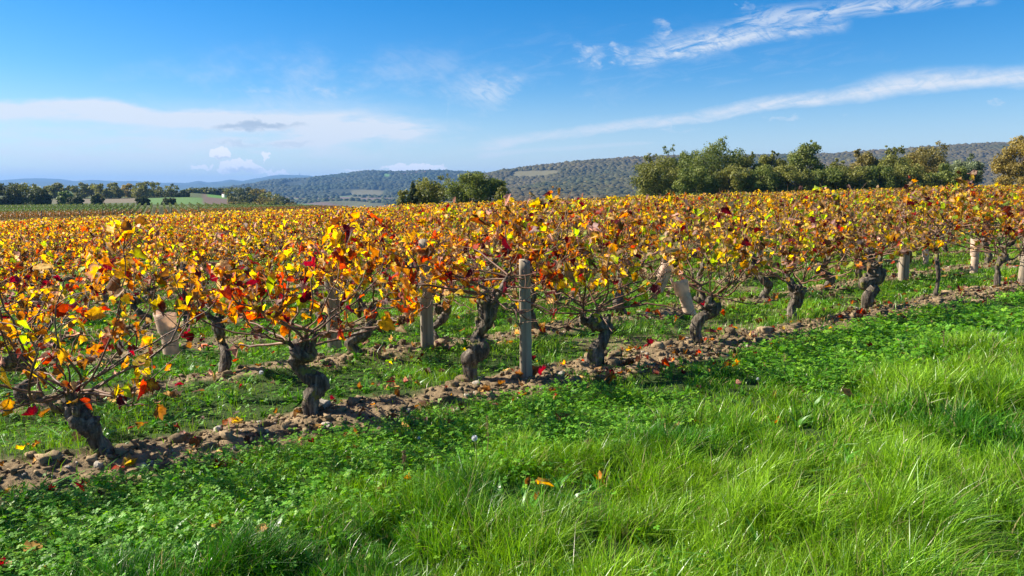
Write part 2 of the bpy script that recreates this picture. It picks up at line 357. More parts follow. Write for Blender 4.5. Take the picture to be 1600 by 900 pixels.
def terrain_z(x, y, micro=True):
    x = np.asarray(x, float); y = np.asarray(y, float)
    r = np.hypot(x, y)
    yy = np.maximum(y, .25*r+.01)
    px = np.clip(CX+(x/yy)/K_, -400, 2000)
    D = yy
    zp = plane(x, y)
    # behind the camera and to the far sides the plateau simply goes on
    ui = (px+400)/2400*600; i0 = np.clip(ui.astype(int), 0, 599); fu = ui-i0
    zt = np.zeros_like(D); 
    zrows = []
    pl110 = .03*(x/yy)*110-.012*110
    zrows.append(pl110)
    for k, d in enumerate(TD):
        y_ = TYF[k][i0]*(1-fu)+TYF[k][i0+1]*fu
        zrows.append(H-d*(y_-HY)/F)
    zr = np.array([z if z.shape == D.shape else np.broadcast_to(z, D.shape) for z in zrows])
    k = np.clip(np.searchsorted(TDa, D)-1, 0, len(TDa)-2)
    f = np.clip((D-TDa[k])/(TDa[k+1]-TDa[k]), 0, 1)
    fs = f*f*(3-2*f)*.4+f*.6
    za = np.take_along_axis(zr, k[None], 0)[0]; zb = np.take_along_axis(zr, (k+1)[None], 0)[0]
    zt = za*(1-fs)+zb*fs
    z = np.where(D < 110, zp, zt)
    # relief on the hills
    relief = sstep(D, 900, 1100)*(1-sstep(D, 1650, 1780))+sstep(D, 2350, 2600)*(1-sstep(D, 3250, 3450))*1.6
    z = z+relief*(fbm(x/190, y/230, 4, 5)-.5)*30
    z = z+sstep(D, 5000, 7000)*(1-sstep(D, 8800, 9000))*(fbm(x/900, y/900, 3, 9)-.5)*70
    if micro:
        near = 1-sstep(r, 25, 60)
        s = s_of(x, y); ds = np.abs((s/SPC+.5) % 1-.5)*SPC
        inr = sstep(s, -.9, -.2)
        z = z+near*inr*.05*(1-sstep(ds, .1, .5))
        nn = 1-sstep(r, 12, 22)
        z = z+nn*((fbm(x*1.3, y*1.3, 3, 3)-.5)*.10+(fbm(x*5, y*5, 3, 13)-.5)*.09*(inr*(1-sstep(ds, .3, .6)))+(fbm(x*22, y*22, 2, 23)-.5)*.04*inr*(1-sstep(ds, .3, .6)))
    return z
def tz(x, y): return float(terrain_z(np.array([x]), np.array([y]))[0])
def soil_mask(x, y):
    s = s_of(x, y)
    n = fbm(x*1.1, y*1.1, 4, 31)-.5
    k = np.round(s/SPC); ds = s-k*SPC
    n = n+(fbm(x*3.5, y*3.5, 3, 33)-.5)*.5; w1_ = np.where(k < .5, 0.02, .14)
    m = (1-sstep(ds+n*.6, .16-w1_*.6, .38-w1_))*sstep(ds+n*.45, -.58+w1_*2, -.42+w1_*1.6)
    m = np.where(k < 0, 0, m)
    patch = sstep(fbm(x*.8+5, y*.8, 3, 41), .60, .72)*.6
    return np.clip(np.where(s > .4, np.maximum(m, patch), m), 0, 1)
EDGE = lambda px: np.interp(px, [-300, 0, 400, 800, 1200, 1600, 2000], [52, 58, 68, 76, 84, 90, 92])
def ground_col(x, y):
    r = np.hypot(x, y); yy = np.maximum(y, .25*r+.01); D = yy; px = CX+(x/yy)/K_
    c = np.zeros(x.shape+(3,))
    def put(m, col): 
        m = np.clip(m, 0, 1)[..., None]; c[:] = c*(1-m)+np.array(col)*m
    c[:] = (.05, .085, .02)
    n = fbm(x*3, y*3, 4, 51)[..., None]
    soil = soil_mask(x, y)[..., None]*(1-sstep(D, 60, 90))[..., None]
    c[:] = np.array((.045, .075, .018))*(1-soil)+(np.array((.25, .18, .10))*(.6+.8*n))*soil  # ground under grass coloured dark so gaps between blades read as shade
    far = sstep(D, 95, 120)
    put(far, (.07, .11, .03))
    L = 1-sstep(px, 300, 345)
    # left field with trained vines, grass track below it
    put(L*sstep(D, 100, 105)*(1-sstep(D, 122, 126)), (.13, .11, .06))
    put(L*sstep(D, 124, 127)*(1-sstep(D, 215, 225))*(px < 340), (.12, .12, .045))
    put(sstep(px, 90, 140)*(1-sstep(px, 215, 260))*sstep(D, 122, 126)*(1-sstep(D, 150, 158)), (.10, .20, .05))
    put(sstep(px, 130, 150)*(1-sstep(px, 190, 200))*sstep(D, 134, 137)*(1-sstep(D, 142, 146)), (.32, .33, .26))
    put(sstep(D, 225, 235)*(1-sstep(D, 900, 1000))*(1-sstep(px, 400, 460)), (.10, .12, .045))
    put(sstep(px, 60, 100)*(1-sstep(px, 225, 232))*sstep(D, 262, 275)*(1-sstep(D, 380, 400)), (.20, .16, .10))
    put(sstep(px, 228, 234)*(1-sstep(px, 322-(D-250)*.05, 328-(D-250)*.05))*sstep(D, 232, 240)*(1-sstep(D, 380, 395)), (.12, .21, .055))
    put(sstep(px, 312, 320)*(1-sstep(px, 372, 385))*sstep(D, 240, 250)*(1-sstep(D, 520, 540)), (.17, .12, .09))
    put(sstep(px, 320, 326)*(1-sstep(px, 350, 358))*sstep(D, 420, 440)*(1-sstep(D, 520, 540)), (.11, .24, .04))
    # valley fields
    val = sstep(px, 420, 440)*sstep(D, 600, 700)*(1-sstep(D, 2250, 2300))
    put(val, (.13, .13, .06))
    a = D*.9+(px-500)*1.6+fbm(x/300, y/300, 2, 61)*200
    put(val*sstep(np.sin(a/95), .1, .3), (.17, .12, .09)); put(val*sstep(np.sin(a/95+2.2), .55, .7), (.28, .18, .09))
    put(val*sstep(np.sin(a/60+4), .8, .9), (.10, .18, .05))
    # woods floor
    put(sstep(D, 920, 980)*sstep(px, 715, 740)*(1-sstep(D, 2200, 2300)), (.045, .04, .022))
    put(sstep(D, 2280, 2320)*(1-sstep(D, 4500, 5000)), (.04, .05, .025))
    put(clearing(px, D), (.17, .15, .075)); put(meadow(px, D), (.13, .26, .06)); put(field2(px, D), (.16, .14, .065))
    put(sstep(D, 5000, 6000), (.05, .07, .04))
    return c
def clearing(px, D):
    c = 1690-(px-840)*.9; return sstep(px, 795, 806)*(1-sstep(px, 868, 880))*sstep(D, c-50, c-44)*(1-sstep(D, c+32, c+40))
def meadow(px, D):
    return np.maximum(sstep(px, 596, 602)*(1-sstep(px, 640, 652))*sstep(D, 3030, 3060)*(1-sstep(D, 3200+(640-px)*2.5, 3240+(640-px)*2.5)),
                      sstep(px, 632, 640)*(1-sstep(px, 668, 676))*sstep(D, 3180, 3200)*(1-sstep(D, 3300, 3330)))
def field2(px, D):
    return sstep(px, 545, 552)*(1-sstep(px, 592, 612))*sstep(D, 2000, 2030)*(1-sstep(D, 2480, 2500))

az = np.concatenate([np.linspace(-180, -60, 31)[:-1], np.linspace(-60, -40, 21)[:-1], np.linspace(-40, 40, 701)[:-1], np.linspace(40, 60, 21)[:-1], np.linspace(60, 180, 31)])
rs = [0.0]; r_ = .35
while r_ < 12400:
    rs.append(r_)
    r_ *= 1.05 if r_ < 2 else 1.0065 if r_ < 16 else 1.02 if r_ < 120 else 1.012 if r_ < 4000 else 1.02
rs = np.array(rs)
A_, R_ = np.meshgrid(np.radians(az), rs)
gx, gy = R_*np.sin(A_), R_*np.cos(A_)
gz = terrain_z(gx, gy)
nr, na = gx.shape
ii = np.arange(nr-1)[:, None]*na+np.arange(na-1)[None]
gq = np.stack([ii, ii+1, ii+na+1, ii+na], -1).reshape(-1, 4)[:, ::-1]
build('ground', np.stack([gx, gy, gz], -1).reshape(-1, 3), None, gq, M_ground, ground_col(gx, gy).reshape(-1, 3), smooth=True, kind='structure')

# ------------------------------------------------------------------ far woods
def woods(name, px0, px1, d0, d1, cell, rr, mask, cols, seed, label):
    rg = np.random.default_rng(seed)
    xs = np.arange(min(d0*(px0-CX)*K_, d1*(px0-CX)*K_), d1*(px1-CX)*K_, cell); ys = np.arange(d0, d1, cell)
    X, Y = np.meshgrid(xs, ys); X = X.ravel()+rg.uniform(-.5, .5, X.size)*cell; Y = Y.ravel()+rg.uniform(-.5, .5, Y.size)*cell
    P = CX+(X/Y)/K_
    k = (P > px0) & (P < px1) & (mask(P, Y, X) > .5); X, Y, P = X[k], Y[k], P[k]; n = len(X)
    Z = terrain_z(X, Y, False)
    R = rr*rg.uniform(.85, 1.3, n); Hh = R*rg.uniform(.7, 1.15, n)
    a = np.arange(6)*math.pi/3
    T = [np.array([0, 0, 1.])]+[np.array([math.cos(q)*.72, math.sin(q)*.72, .72]) for q in a]+[np.array([math.cos(q+.5), math.sin(q+.5), .1]) for q in a]
    T = np.array(T)
    f = [(0, 1+i, 1+(i+1) % 6) for i in range(6)]+[(1+i, 7+i, 1+(i+1) % 6) for i in range(6)]+[(7+i, 7+(i+1) % 6, 1+(i+1) % 6) for i in range(6)]
    J = T[None]*rg.uniform(.88, 1.12, (n, 13, 1)); 
    Vv = J*np.stack([R, R, Hh], -1)[:, None]+np.stack([X, Y, Z-R*.1], -1)[:, None]
    ff = (np.array(f)[None]+(np.arange(n)*13)[:, None, None]).reshape(-1, 3)
    m = np.clip(fbm(X/160, Y/160, 3, seed)*2.2-.6+rg.normal(0, .08, n), 0, 1)[:, None]
    cc = np.array(cols[0])*(1-m)+np.array(cols[1])*m
    sp_ = rg.random(n) < .06; cc[sp_] = cols[2]
    cc = cc*rg.uniform(.9, 1.12, (n, 1))
    o = build(name, Vv.reshape(-1, 3), ff, None, M_wood, np.repeat(cc, 13, 0), smooth=True)
    return tag(o, label, 'woods', kind='stuff')
woods('hillside_woods', 690, 1700, 940, 1860, 8.0, 6.6, lambda p, d, x: (1-clearing(p, d))*(sstep(p, 712, 722)), [(.055, .06, .022), (.105, .08, .036), (.12, .095, .032)], 3, 'brown and olive autumn woods covering the long right hill')
woods('ridge_woods', 300, 830, 2240, 3620, 15, 9.5, lambda p, d, x: (1-meadow(p, d))*(1-field2(p, d))*(d > 2300-(p-480)*.25+60*np.sin(p/17))*(sstep(fbm(x/260, d/200, 3, 77), .27, .3)), [(.03, .05, .022), (.055, .06, .026), (.03, .045, .03)], 4, 'dark blue-green woods on the hills beyond the valley')
woods('valley_copses', 440, 760, 1500, 2260, 13, 6.5, lambda p, d, x: np.maximum(sstep(p, 612+(d-1700)*.03, 618+(d-1700)*.03)*(d > 1750), sstep(fbm(x/90, d/60, 3, 88), .66, .68)), [(.03, .05, .018), (.06, .07, .025), (.07, .08, .03)], 5, 'scattered copses and hedgerows between the valley fields')

# ------------------------------------------------------------------ village, mast, hut
M_wall = ramp_mat('pale_render', [(.3, (.62, .58, .50)), (.7, (.78, .75, .68))], .3, .9, 0)
M_roof = ramp_mat('roof_tiles', [(.3, (.22, .10, .06)), (.7, (.36, .17, .10))], .5, .9, 0)
M_dark = ramp_mat('dark_opening', [(.3, (.03, .03, .03)), (.7, (.05, .05, .05))], .5, .6, 0)
M_steel = ramp_mat('grey_steel', [(.3, (.18, .19, .20)), (.7, (.26, .27, .28))], .5, .6, 0)
def house(px, D, wd, dp, hh, rz, label, name='village_house', cat='house', group='houses of the hilltop village', roofc=None):
    x, y = (px-CX)*K_*D, D; z = tz(x, y)-.5
    e = empty(name, (x, y, z), rz); tag(e, label, cat, group)
    m = MB(); a, b = wd/2, dp/2; rh = wd*.28
    m.add([(-a, -b, 0), (a, -b, 0), (a, b, 0), (-a, b, 0), (-a, -b, hh), (a, -b, hh), (a, b, hh), (-a, b, hh), (0, -b, hh+rh), (0, b, hh+rh)],
          [(4, 5, 8), (6, 7, 9)], [(0, 1, 5, 4), (1, 2, 6, 5), (2, 3, 7, 6), (3, 0, 4, 7)]); m.build('wall', M_wall, e)
    m = MB(); o = .06*wd; t = .25
    for s in (-1, 1):
        m.add([(s*(a+o), -b-o, hh-rh*.12), (0, -b-o, hh+rh+.05), (0, b+o, hh+rh+.05), (s*(a+o), b+o, hh-rh*.12), (s*(a+o), -b-o, hh-rh*.12+t), (0, -b-o, hh+rh+t+.05), (0, b+o, hh+rh+t+.05), (s*(a+o), b+o, hh-rh*.12+t)],
              None, [(0, 1, 2, 3), (4, 5, 6, 7), (0, 4, 7, 3), (0, 1, 5, 4), (3, 2, 6, 7)])
    m.build('roof', roofc or M_roof, e)
    m = MB(); box(m, -.9, .9, -b-.08, -b+.1, 0, 2.2); m.build('door', M_dark, e)
    if name == 'village_house':
        for s in (-1, 1):
            m = MB(); box(m, s*a*.55-.7, s*a*.55+.7, -b-.08, -b+.1, hh*.55, hh*.55+1.6); m.build('window', M_dark, e)
for i, (px, D, wd, dp, hh, rz, lb) in enumerate([
    (634, 3290, 15, 18, 8, .9, 'pale village house leftmost on the wooded ridge above the meadow'),
    (643, 3240, 17, 14, 9, .4, 'white village house lowest at the meadow edge'),
    (646.5, 3330, 12, 16, 7, 1.2, 'small pale house just behind the white meadow-edge house'),
    (651, 3300, 16, 20, 8, .7, 'broad village house in the middle of the ridge hamlet'),
    (655, 3350, 13, 15, 8, .2, 'village house standing highest in the ridge hamlet'),
    (659, 3290, 18, 14, 7, 1.0, 'long red-roofed house right of the hamlet middle'),
    (665, 3310, 14, 14, 8, .5, 'pale village house rightmost in the ridge hamlet')]):
    house(px, D, wd, dp, hh, rz, lb)
house(353, 470, 3.2, 4.5, 3.0, .9, 'small pale stone hut beside the green field and trees', 'stone_hut', 'hut', None)
x, y = (469-CX)*K_*8990, 8990; z = tz(x, y)-4
mast = empty('radio_mast', (x, y, z)); tag(mast, 'tall radio mast on the distant blue ridge', 'mast')
m = MB(); tube(m, [(0, 0, 0), (0, 0, 26)], [5, 3.2], 8); m.build('tower_base', M_steel, mast)
m = MB(); tube(m, [(0, 0, 26), (0, 0, 44)], [2.2, 1.2], 6); m.build('antenna', M_steel, mast)
m = MB(); tube(m, [(0, 0, 22), (0, 0, 27)], [5.5, 5.5], 10); m.build('platform', M_steel, mast)

# ------------------------------------------------------------------ trees
def leafcloud(rg, blobs, n, size, cols, zlo=0.0):
    """n small bent leaf-clump faces spread over and inside a set of blobs"""
    B = np.array([b[:4] for b in blobs]); wts = B[:, 3]**2; wts /= wts.sum()
    k = rg.choice(len(B), n, p=wts)
    d = rg.normal(size=(n, 3)); d[:, 2] += .15; d /= np.linalg.norm(d, axis=1)[:, None]
    rr = B[k, 3]*(rg.uniform(.0, 1, n)**.35*1.08)*(1+.12*rg.normal(size=n))
    P = B[k, :3]+d*rr[:, None]*np.array([1, 1, .85])
    P[:, 2] = np.maximum(P[:, 2], zlo)
    nrm = d+rg.normal(0, .55, (n, 3)); nrm /= np.linalg.norm(nrm, axis=1)[:, None]
    t = np.cross(nrm, rg.normal(size=(n, 3))); t /= np.linalg.norm(t, axis=1)[:, None]+1e-9; b = np.cross(nrm, t)
    s = size*rg.uniform(.6, 1.4, n)[:, None]
    Q = np.stack([P-t*s, P-b*s*.6+nrm*s*.2, P+t*s, P+b*s*.6-nrm*s*.15], 1).reshape(-1, 3)
    bc = rg.uniform(0, 1, len(B)); m = np.clip(bc[k]+rg.normal(0, .2, n), 0, 1)[:, None]
    c = (np.array(cols[0])*(1-m)+np.array(cols[1])*m)*rg.uniform(.8, 1.25, (n, 1))
    return Q, np.arange(n*4).reshape(-1, 4), np.repeat(c, 4, 0)
def tree(px, ytop, halfw, D, cols, label, seed, name='broadleaf_tree', group=None, low=False, n=7000, size=.14, ybot=None, shape='round', sprig=0, cat='tree'):
    rg = np.random.default_rng(seed)
    x, y = (px-CX)*K_*D, D; z = tz(x, y); top = H+D*(HY-ytop)/F*1.0; hh = top-z; w_ = halfw*D/F
    if ybot: z0 = H+D*(HY-ybot)/F-z
    else: z0 = (.0 if low else .1)*hh
    e = empty(name, (x, y, z)); tag(e, label, cat, group)
    blobs = []
    nb = 34
    for i in range(nb):
        if shape == 'cone':
            t = rg.random()**1.3; r = w_*(1-t)*.8; a = rg.random()*6.28; q = rg.uniform(.2, 1)
            blobs.append((math.cos(a)*r*q, math.sin(a)*r*q, z0+(hh-z0)*(t*.95), w_*(.30-.18*t)))
        else:
            d = rg.normal(size=3); d /= np.linalg.norm(d); q = rg.uniform(.35, 1)**.6
            rb = rg.uniform(.16, .34)*min(w_, (hh-z0)*.6)
            zc = z0+(hh-z0)*.52
            zz = zc+d[2]*q*((hh-z0)*.48-rb*.8)
            ww = w_*(1-.25*max(0, (zz-zc)/(hh-z0)*2)**2)
            blobs.append((d[0]*q*(ww-rb*.8), d[1]*q*(ww-rb*.8), zz, rb))
    # skirt down to the ground so hedges close
    for i in range(8):
        a = rg.random()*6.28; blobs.append((math.cos(a)*w_*.6, math.sin(a)*w_*.6, z0+(hh-z0)*.15, .25*w_))
    if low:
        for i in range(12): blobs.append((rg.uniform(-1, 1)*w_*.7, rg.normal(0, .3)*w_, hh*rg.uniform(.02, .25), .22*w_))
    for i in range(sprig):
        a = rg.uniform(-.5, .5)*w_
        for k in range(4): blobs.append((a+rg.normal(0, .12)*w_, 0, hh*(.9+.035*k), .10*w_*(1.2-.2*k)))
    Q, f, c = leafcloud(rg, blobs, n, size, cols, .02)
    # uneven outline: drop leaves by a coarse 3-d noise
    build('crown', Q, None, f, M_tree, c, e)
    m = MB(); R = .022*hh+.03
    tube(m, resample([(0, 0, -.3), (.02*w_, 0, hh*.3), (-.04*w_, .05*w_, hh*.6), (0, 0, hh*.85)], 10), np.linspace(R, R*.25, 10), 8)
    for i in range(9):
        b = blobs[rg.integers(0, len(blobs))]; t0 = rg.uniform(.25, .6)*hh
        tube(m, resample([(0, 0, t0), (b[0]*.5, b[1]*.5, (t0+b[2])/2-.05*hh), b[:3]], 7), np.linspace(R*.4, R*.1, 7), 5)
    m.build('trunk', M_tbark, e)
    return e
OL = [(.14, .15, .03), (.27, .26, .055)]; GR = [(.105, .14, .025), (.23, .25, .05)]; OC = [(.24, .18, .04), (.42, .31, .065)]; PG = [(.14, .18, .08), (.30, .33, .17)]; BR = [(.17, .15, .035), (.33, .25, .065)]
DK = [(.05, .07, .022), (.12, .13, .04)]
i = 100
for a in [
 (1030, 243, 50, 108, OL, 'low olive-green tree at the left end of the right-hand tree line'),
 (1066, 230, 42, 112, GR, 'green tree on the left shoulder of the tallest oak'),
 (1112, 217, 56, 108, GR, 'tallest dense green oak of the right-hand tree line'),
 (1165, 240, 32, 106, OL, 'yellowish-olive tree just right of the tallest oak'),
 (1205, 238, 32, 110, OL, 'narrow olive tree between the oak and the dark peaked tree'),
 (1258, 223, 36, 108, GR, 'dark green tree with a pointed double top mid tree line'),
 (1305, 250, 32, 104, OL, 'low bushy tree in the dip right of the pointed dark tree'),
 (1350, 236, 30, 110, BR, 'airy tree with a thin leafy sprig on top'),
 (1390, 231, 34, 108, OL, 'tree with a lone crooked twig rising above its crown'),
 (1445, 224, 44, 112, BR, 'broad brownish-olive tree in front of the brown hill'),
 (1500, 243, 34, 104, PG, 'pale grey-green tree at the right end of the tree line'),
 (1592, 212, 42, 100, OC, 'ochre-yellow tree alone at the right edge of the vineyard')]:
    i += 1; tree(*a[:6], i, sprig=2 if 'sprig' in a[5] or 'twig' in a[5] else 1, n=14000, size=.13, group='trees beyond the right side of the vineyard')
for j, (p_, yt, hw_) in enumerate([(1085, 256, 38), (1140, 254, 38), (1190, 254, 34), (1235, 254, 34), (1285, 258, 34), (1335, 256, 34), (1375, 254, 34), (1418, 254, 38), (1475, 256, 38)]):
    i += 1; tree(p_, yt, hw_, 101, OL if j % 2 else GR, 'dark bushy undertree low in front of the right-hand tree line', i, n=8000, size=.13, name='bushy_tree', group='bushy undertrees in front of the right-hand tree line')
tree(645, 284, 20, 84, DK, 'dark spiky conifer left of the central clump of trees', 140, 'conifer_tree', n=4500, size=.12, shape='cone', sprig=1)
tree(630, 292, 15, 82, OL, 'small olive bush at the foot of the dark conifer', 141, 'bushy_tree', n=2500, size=.11)
tree(674, 275, 40, 86, OL, 'olive-brown tree between the conifer and the round tree', 142, low=True, n=8500, size=.12, sprig=1)
tree(735, 261, 44, 84, GR, 'round dense green tree, largest of the central clump', 143, low=True, n=9500, size=.12)
tree(766, 268, 28, 86, GR, 'dark tree leaning off the right side of the round tree', 144, n=5000, size=.12)
tree(786, 290, 16, 80, OL, 'small yellowish bush at the right foot of the central clump', 145, 'bushy_tree', n=1800, size=.10)
for j, (px, yt, hw, D, cc, lb, nm) in enumerate([
 (-22, 282, 30, 232, DK, 'dark tree at the far left edge of the hedge mass', 'broadleaf_tree'),
 (12, 283, 26, 232, DK, 'dark rounded tree in the big left hedge mass', 'broadleaf_tree'),
 (40, 281, 28, 235, OL, 'olive domed tree forming the top of the big left hedge mass', 'broadleaf_tree'),
 (62, 293, 18, 230, DK, 'dark low tree sloping off the right of the left hedge mass', 'broadleaf_tree'),
 (80, 289, 18, 420, BR, 'brownish tree behind the gap right of the left hedge mass', 'broadleaf_tree'),
 (91, 285, 17, 400, OL, 'rounded tree against the far blue hills above the pale bush', 'broadleaf_tree'),
 (101, 297, 13, 236, [(.12, .17, .04), (.2, .26, .07)], 'light yellow-green bush among the dark left trees', 'bushy_tree'),
 (116, 306, 13, 228, DK, 'low dark shrub at the right foot of the light green bush', 'bushy_tree'),
 (132, 285, 19, 400, OL, 'rounded olive tree left of the middle tree pair', 'broadleaf_tree'),
 (151, 301, 11, 230, DK, 'round black-green bush at the near edge of the left field', 'bushy_tree'),
 (171, 284, 23, 390, OL, 'round olive tree with dark base mid left', 'broadleaf_tree'),
 (204, 287, 18, 410, OC, 'yellow-olive tree left of the biggest domed tree', 'broadleaf_tree'),
 (240, 282, 33, 395, OL, 'biggest domed olive tree of the left tree line', 'broadleaf_tree'),
 (222, 306, 11, 224, DK, 'dark bush below the biggest domed tree', 'bushy_tree'),
 (263, 308, 12, 228, DK, 'dark ragged bush beside the bright green field', 'bushy_tree'),
 (281, 296, 14, 390, DK, 'small dark tree right of the biggest domed tree', 'broadleaf_tree'),
 (300, 293, 13, 520, OL, 'distant tree of the treeline above the brown field', 'broadleaf_tree'),
 (322, 292, 14, 530, OL, 'distant rounded tree mid treeline above the brown field', 'broadleaf_tree'),
 (342, 293, 14, 540, DK, 'distant dark tree in the treeline by the stone hut', 'broadleaf_tree')]):
    tree(px, yt, hw*(1.15 if 380 < D < 450 else 1), D, cc, lb, 200+j, nm, n=4200 if D < 500 else 2200, size=.0012*D, low=hw > 10 and D < 300 or D > 500, group='trees beyond the left field')
for j, (px, yt, hw, D) in enumerate([(366, 293, 16, 470), (384, 293, 18, 440), (404, 296, 18, 420), (422, 301, 18, 400), (440, 309, 16, 385), (456, 317, 14, 370), (372, 306, 16, 360), (392, 304, 18, 350), (412, 308, 18, 340), (430, 315, 16, 330), (444, 321, 12, 320), (366, 319, 10, 300), (385, 318, 12, 300), (464, 321, 10, 300)]):
    tree(px, yt-2, hw*1.2, D, (OL, DK, BR)[j % 3], 'olive tree of the small wood sloping down left of the valley', 240+j, n=3200, size=.0011*D, low=True, group='trees of the sloping small wood')

# ------------------------------------------------------------------ left field: trained rows and posts
rg = np.random.default_rng(5)
m = MB()
for k in range(46):
    t = k*1.9+rg.uniform(-.1, .1)
    n = 60; 
    P = np.stack([rg.uniform(-.3, .3, n), np.full(n, t), rg.uniform(.35, 1.15, n)], -1)
    d = rg.normal(size=(n, 3)); d /= np.linalg.norm(d, axis=1)[:, None]; e_ = np.cross(d, rg.normal(size=(n, 3))); e_ /= np.linalg.norm(e_, axis=1)[:, None]
    P[:, 1] += rg.uniform(-.9, .9, n); s = rg.uniform(.1, .22, n)[:, None]
    Q = np.stack([P-d*s, P-e_*s*.7, P+d*s, P+e_*s*.7], 1).reshape(-1, 3)
    pal = np.array([(.16, .18, .04), (.24, .17, .04), (.26, .13, .05), (.10, .14, .03)])
    m.add(Q, None, np.arange(n*4).reshape(-1, 4), np.repeat(pal[rg.integers(0, 4, n)], 4, 0))
vr_v, _, vr_q, vr_c = m.arrays()
first = None
for k in range(44):
    x0 = -100+k*1.62; y0 = 122+max(0, (k-30))*1.2
    Pw = vr_v.copy(); ang = rad(-9)
    L_ = min(1, (206-y0)/86)
    xx = x0+Pw[:, 0]*.7+Pw[:, 1]*L_*(-.47); yy = y0+Pw[:, 1]*L_
    zz = terrain_z(xx, yy, False)+Pw[:, 2]
    cc_ = np.array((1.35, .85, .6))*(1-sstep(Pw[:, 1:2], 10, 45))+np.array((.75, 1.15, .8))*sstep(Pw[:, 1:2], 10, 45)
    o = build('vine_row', np.stack([xx-x0, yy-y0, zz], -1), None, vr_q, M_tree, vr_c*cc_); o.location = (x0, y0, 0)
    tag(o, 'straight trellised vine row in the green-brown field below the left trees', 'vine row', 'vine rows of the left field')
for px, yb, yt in [(62, 342, 322), (122, 340, 323), (158, 338, 325), (174, 337, 321), (187, 337, 322), (201, 335, 322), (266, 334, 320), (309, 332, 316)]:
    D = 118; x, y = (px-CX)*K_*D, D; z = tz(x, y)
    m = MB(); tube(m, resample([(0, 0, -.2), (.02, 0, .9), (0, 0, 1.9)], 5), [.07, .07, .065, .065, .06], 7)
    o = m.build('fence_post', M_tbark); o.location = (x, y, z); tag(o, 'slim dark wooden stake along the grass track by the left field', 'post', 'stakes along the left field')

# ------------------------------------------------------------------ grapevines
OUT = [(-.02, -.08), (.20, -.24), (.42, -.16), (.46, 0.04), (.58, .20), (.50, .36), (.42, .56), (.22, .64), (.02, .86), (-.20, .66), (-.42, .58), (-.48, .36), (-.58, .18), (-.46, .02), (-.42, -.18), (-.20, -.24)]
LT = np.array([(0, .18, 0)]+[(a*.95, b+.1, 0) for a, b in OUT]); LT -= np.array([0, -.0, 0])
LF = np.array([(0, i, i+1) for i in range(1, 16)]+[(0, 16, 1)])
PAL = dict(
 yellow=((.82, .55, .03), (.84, .64, .05)), gold=((.68, .32, .025), (.74, .44, .03)), orange=((.66, .20, .02), (.75, .36, .03)), red=((.42, .035, .015), (.58, .09, .02)),
 maroon=((.12, .012, .022), (.20, .03, .03)), lime=((.34, .46, .04), (.56, .58, .06)), tan=((.44, .29, .15), (.56, .40, .22)), pink=((.46, .26, .21), (.62, .42, .33)),  # pink: pale backlit gloss put into the leaf colour
 brown=((.15, .08, .04), (.28, .14, .06)), green=((.14, .24, .04), (.25, .34, .06)))
PK = list(PAL)
MIX = dict(red=[.09, .10, .19, .20, .13, .03, .06, .04, .15, .01], yellow=[.19, .18, .15, .07, .06, .08, .10, .02, .13, .02],
           tan=[.13, .12, .06, .03, .07, .11, .22, .08, .14, .04], mixed=[.13, .15, .15, .11, .10, .06, .11, .04, .14, .01])
def leaves(rg, P, axis, size, mix, lod=0, hue=None):
    """P points, axis rough outward direction; returns verts, tris, colours"""
    n = len(P)
    nrm = rg.normal(0, .75, (n, 3))+axis*.35+np.array([-.15, -.05, .45]); nrm /= np.linalg.norm(nrm, axis=1)[:, None]
    tip = rg.normal(0, .6, (n, 3))+axis*.45+np.array([0, 0, -.9]); tip -= nrm*(tip*nrm).sum(1)[:, None]; tip /= np.linalg.norm(tip, axis=1)[:, None]+1e-9
    sd_ = np.cross(tip, nrm)
    k = rg.choice(len(PK), n, p=np.array(mix)/sum(mix)); ca = np.array([PAL[q][0] for q in PK]); cb = np.array([PAL[q][1] for q in PK])
    val = rg.uniform(.45, 1.22, (n, 1)); edge = ca[k]*val; cen = cb[k]*val
    two = rg.random(n) < .3
    k2 = rg.choice(len(PK), n, p=np.array(mix)/sum(mix)); edge[two] = (ca[k2]*val)[two]
    if lod == 0:
        T = LT[None].repeat(n, 0).copy(); T[:, 1:, :2] *= rg.uniform(.82, 1.15, (n, 16, 1)); T[..., 2] = 0
        fold = rg.uniform(-.1, 1.7, n)[:, None]; cur = rg.uniform(-.7, 1.5, n)[:, None]; cup = rg.uniform(-.6, .9, n)[:, None]
        T[..., 2] = fold*np.abs(T[..., 0])*.8-cur*T[..., 1]**2*.8+cup*T[..., 0]**2+rg.normal(0, .085, (n, 17))
        T[..., 0] *= (1-.38*np.clip(fold, 0, 1.3)); T[..., 1] *= 1-.22*np.clip(np.abs(cur), 0, 1); nv = 17; fc = LF
    else:
        q = np.array([(0, -.15, 0), (.5, .2, 0), (.3, .7, 0), (-.25, .75, 0), (-.5, .15, 0)]); T = q[None].repeat(n, 0)*rg.uniform(.75, 1.2, (n, 5, 1)); T[..., 2] = rg.normal(0, .18, (n, 5)); nv = 5; fc = np.array([(0, 1, 2), (0, 2, 3), (0, 3, 4)])
    s = size*rg.lognormal(-.12, .33, n).clip(.4, 1.5)
    Vv = P[:, None]+(T[..., 0:1]*sd_[:, None]+T[..., 1:2]*tip[:, None]+T[..., 2:3]*nrm[:, None])*s[:, None, None]
    ff = (fc[None]+(np.arange(n)*nv)[:, None, None]).reshape(-1, 3)
    cc = np.repeat(edge[:, None], nv, 1); cc[:, 0] = cen
    if lod == 0: cc[:, 1:] *= rg.uniform(.75, 1.15, (n, 16, 1))
    return Vv.reshape(-1, 3), ff, cc.reshape(-1, 3)
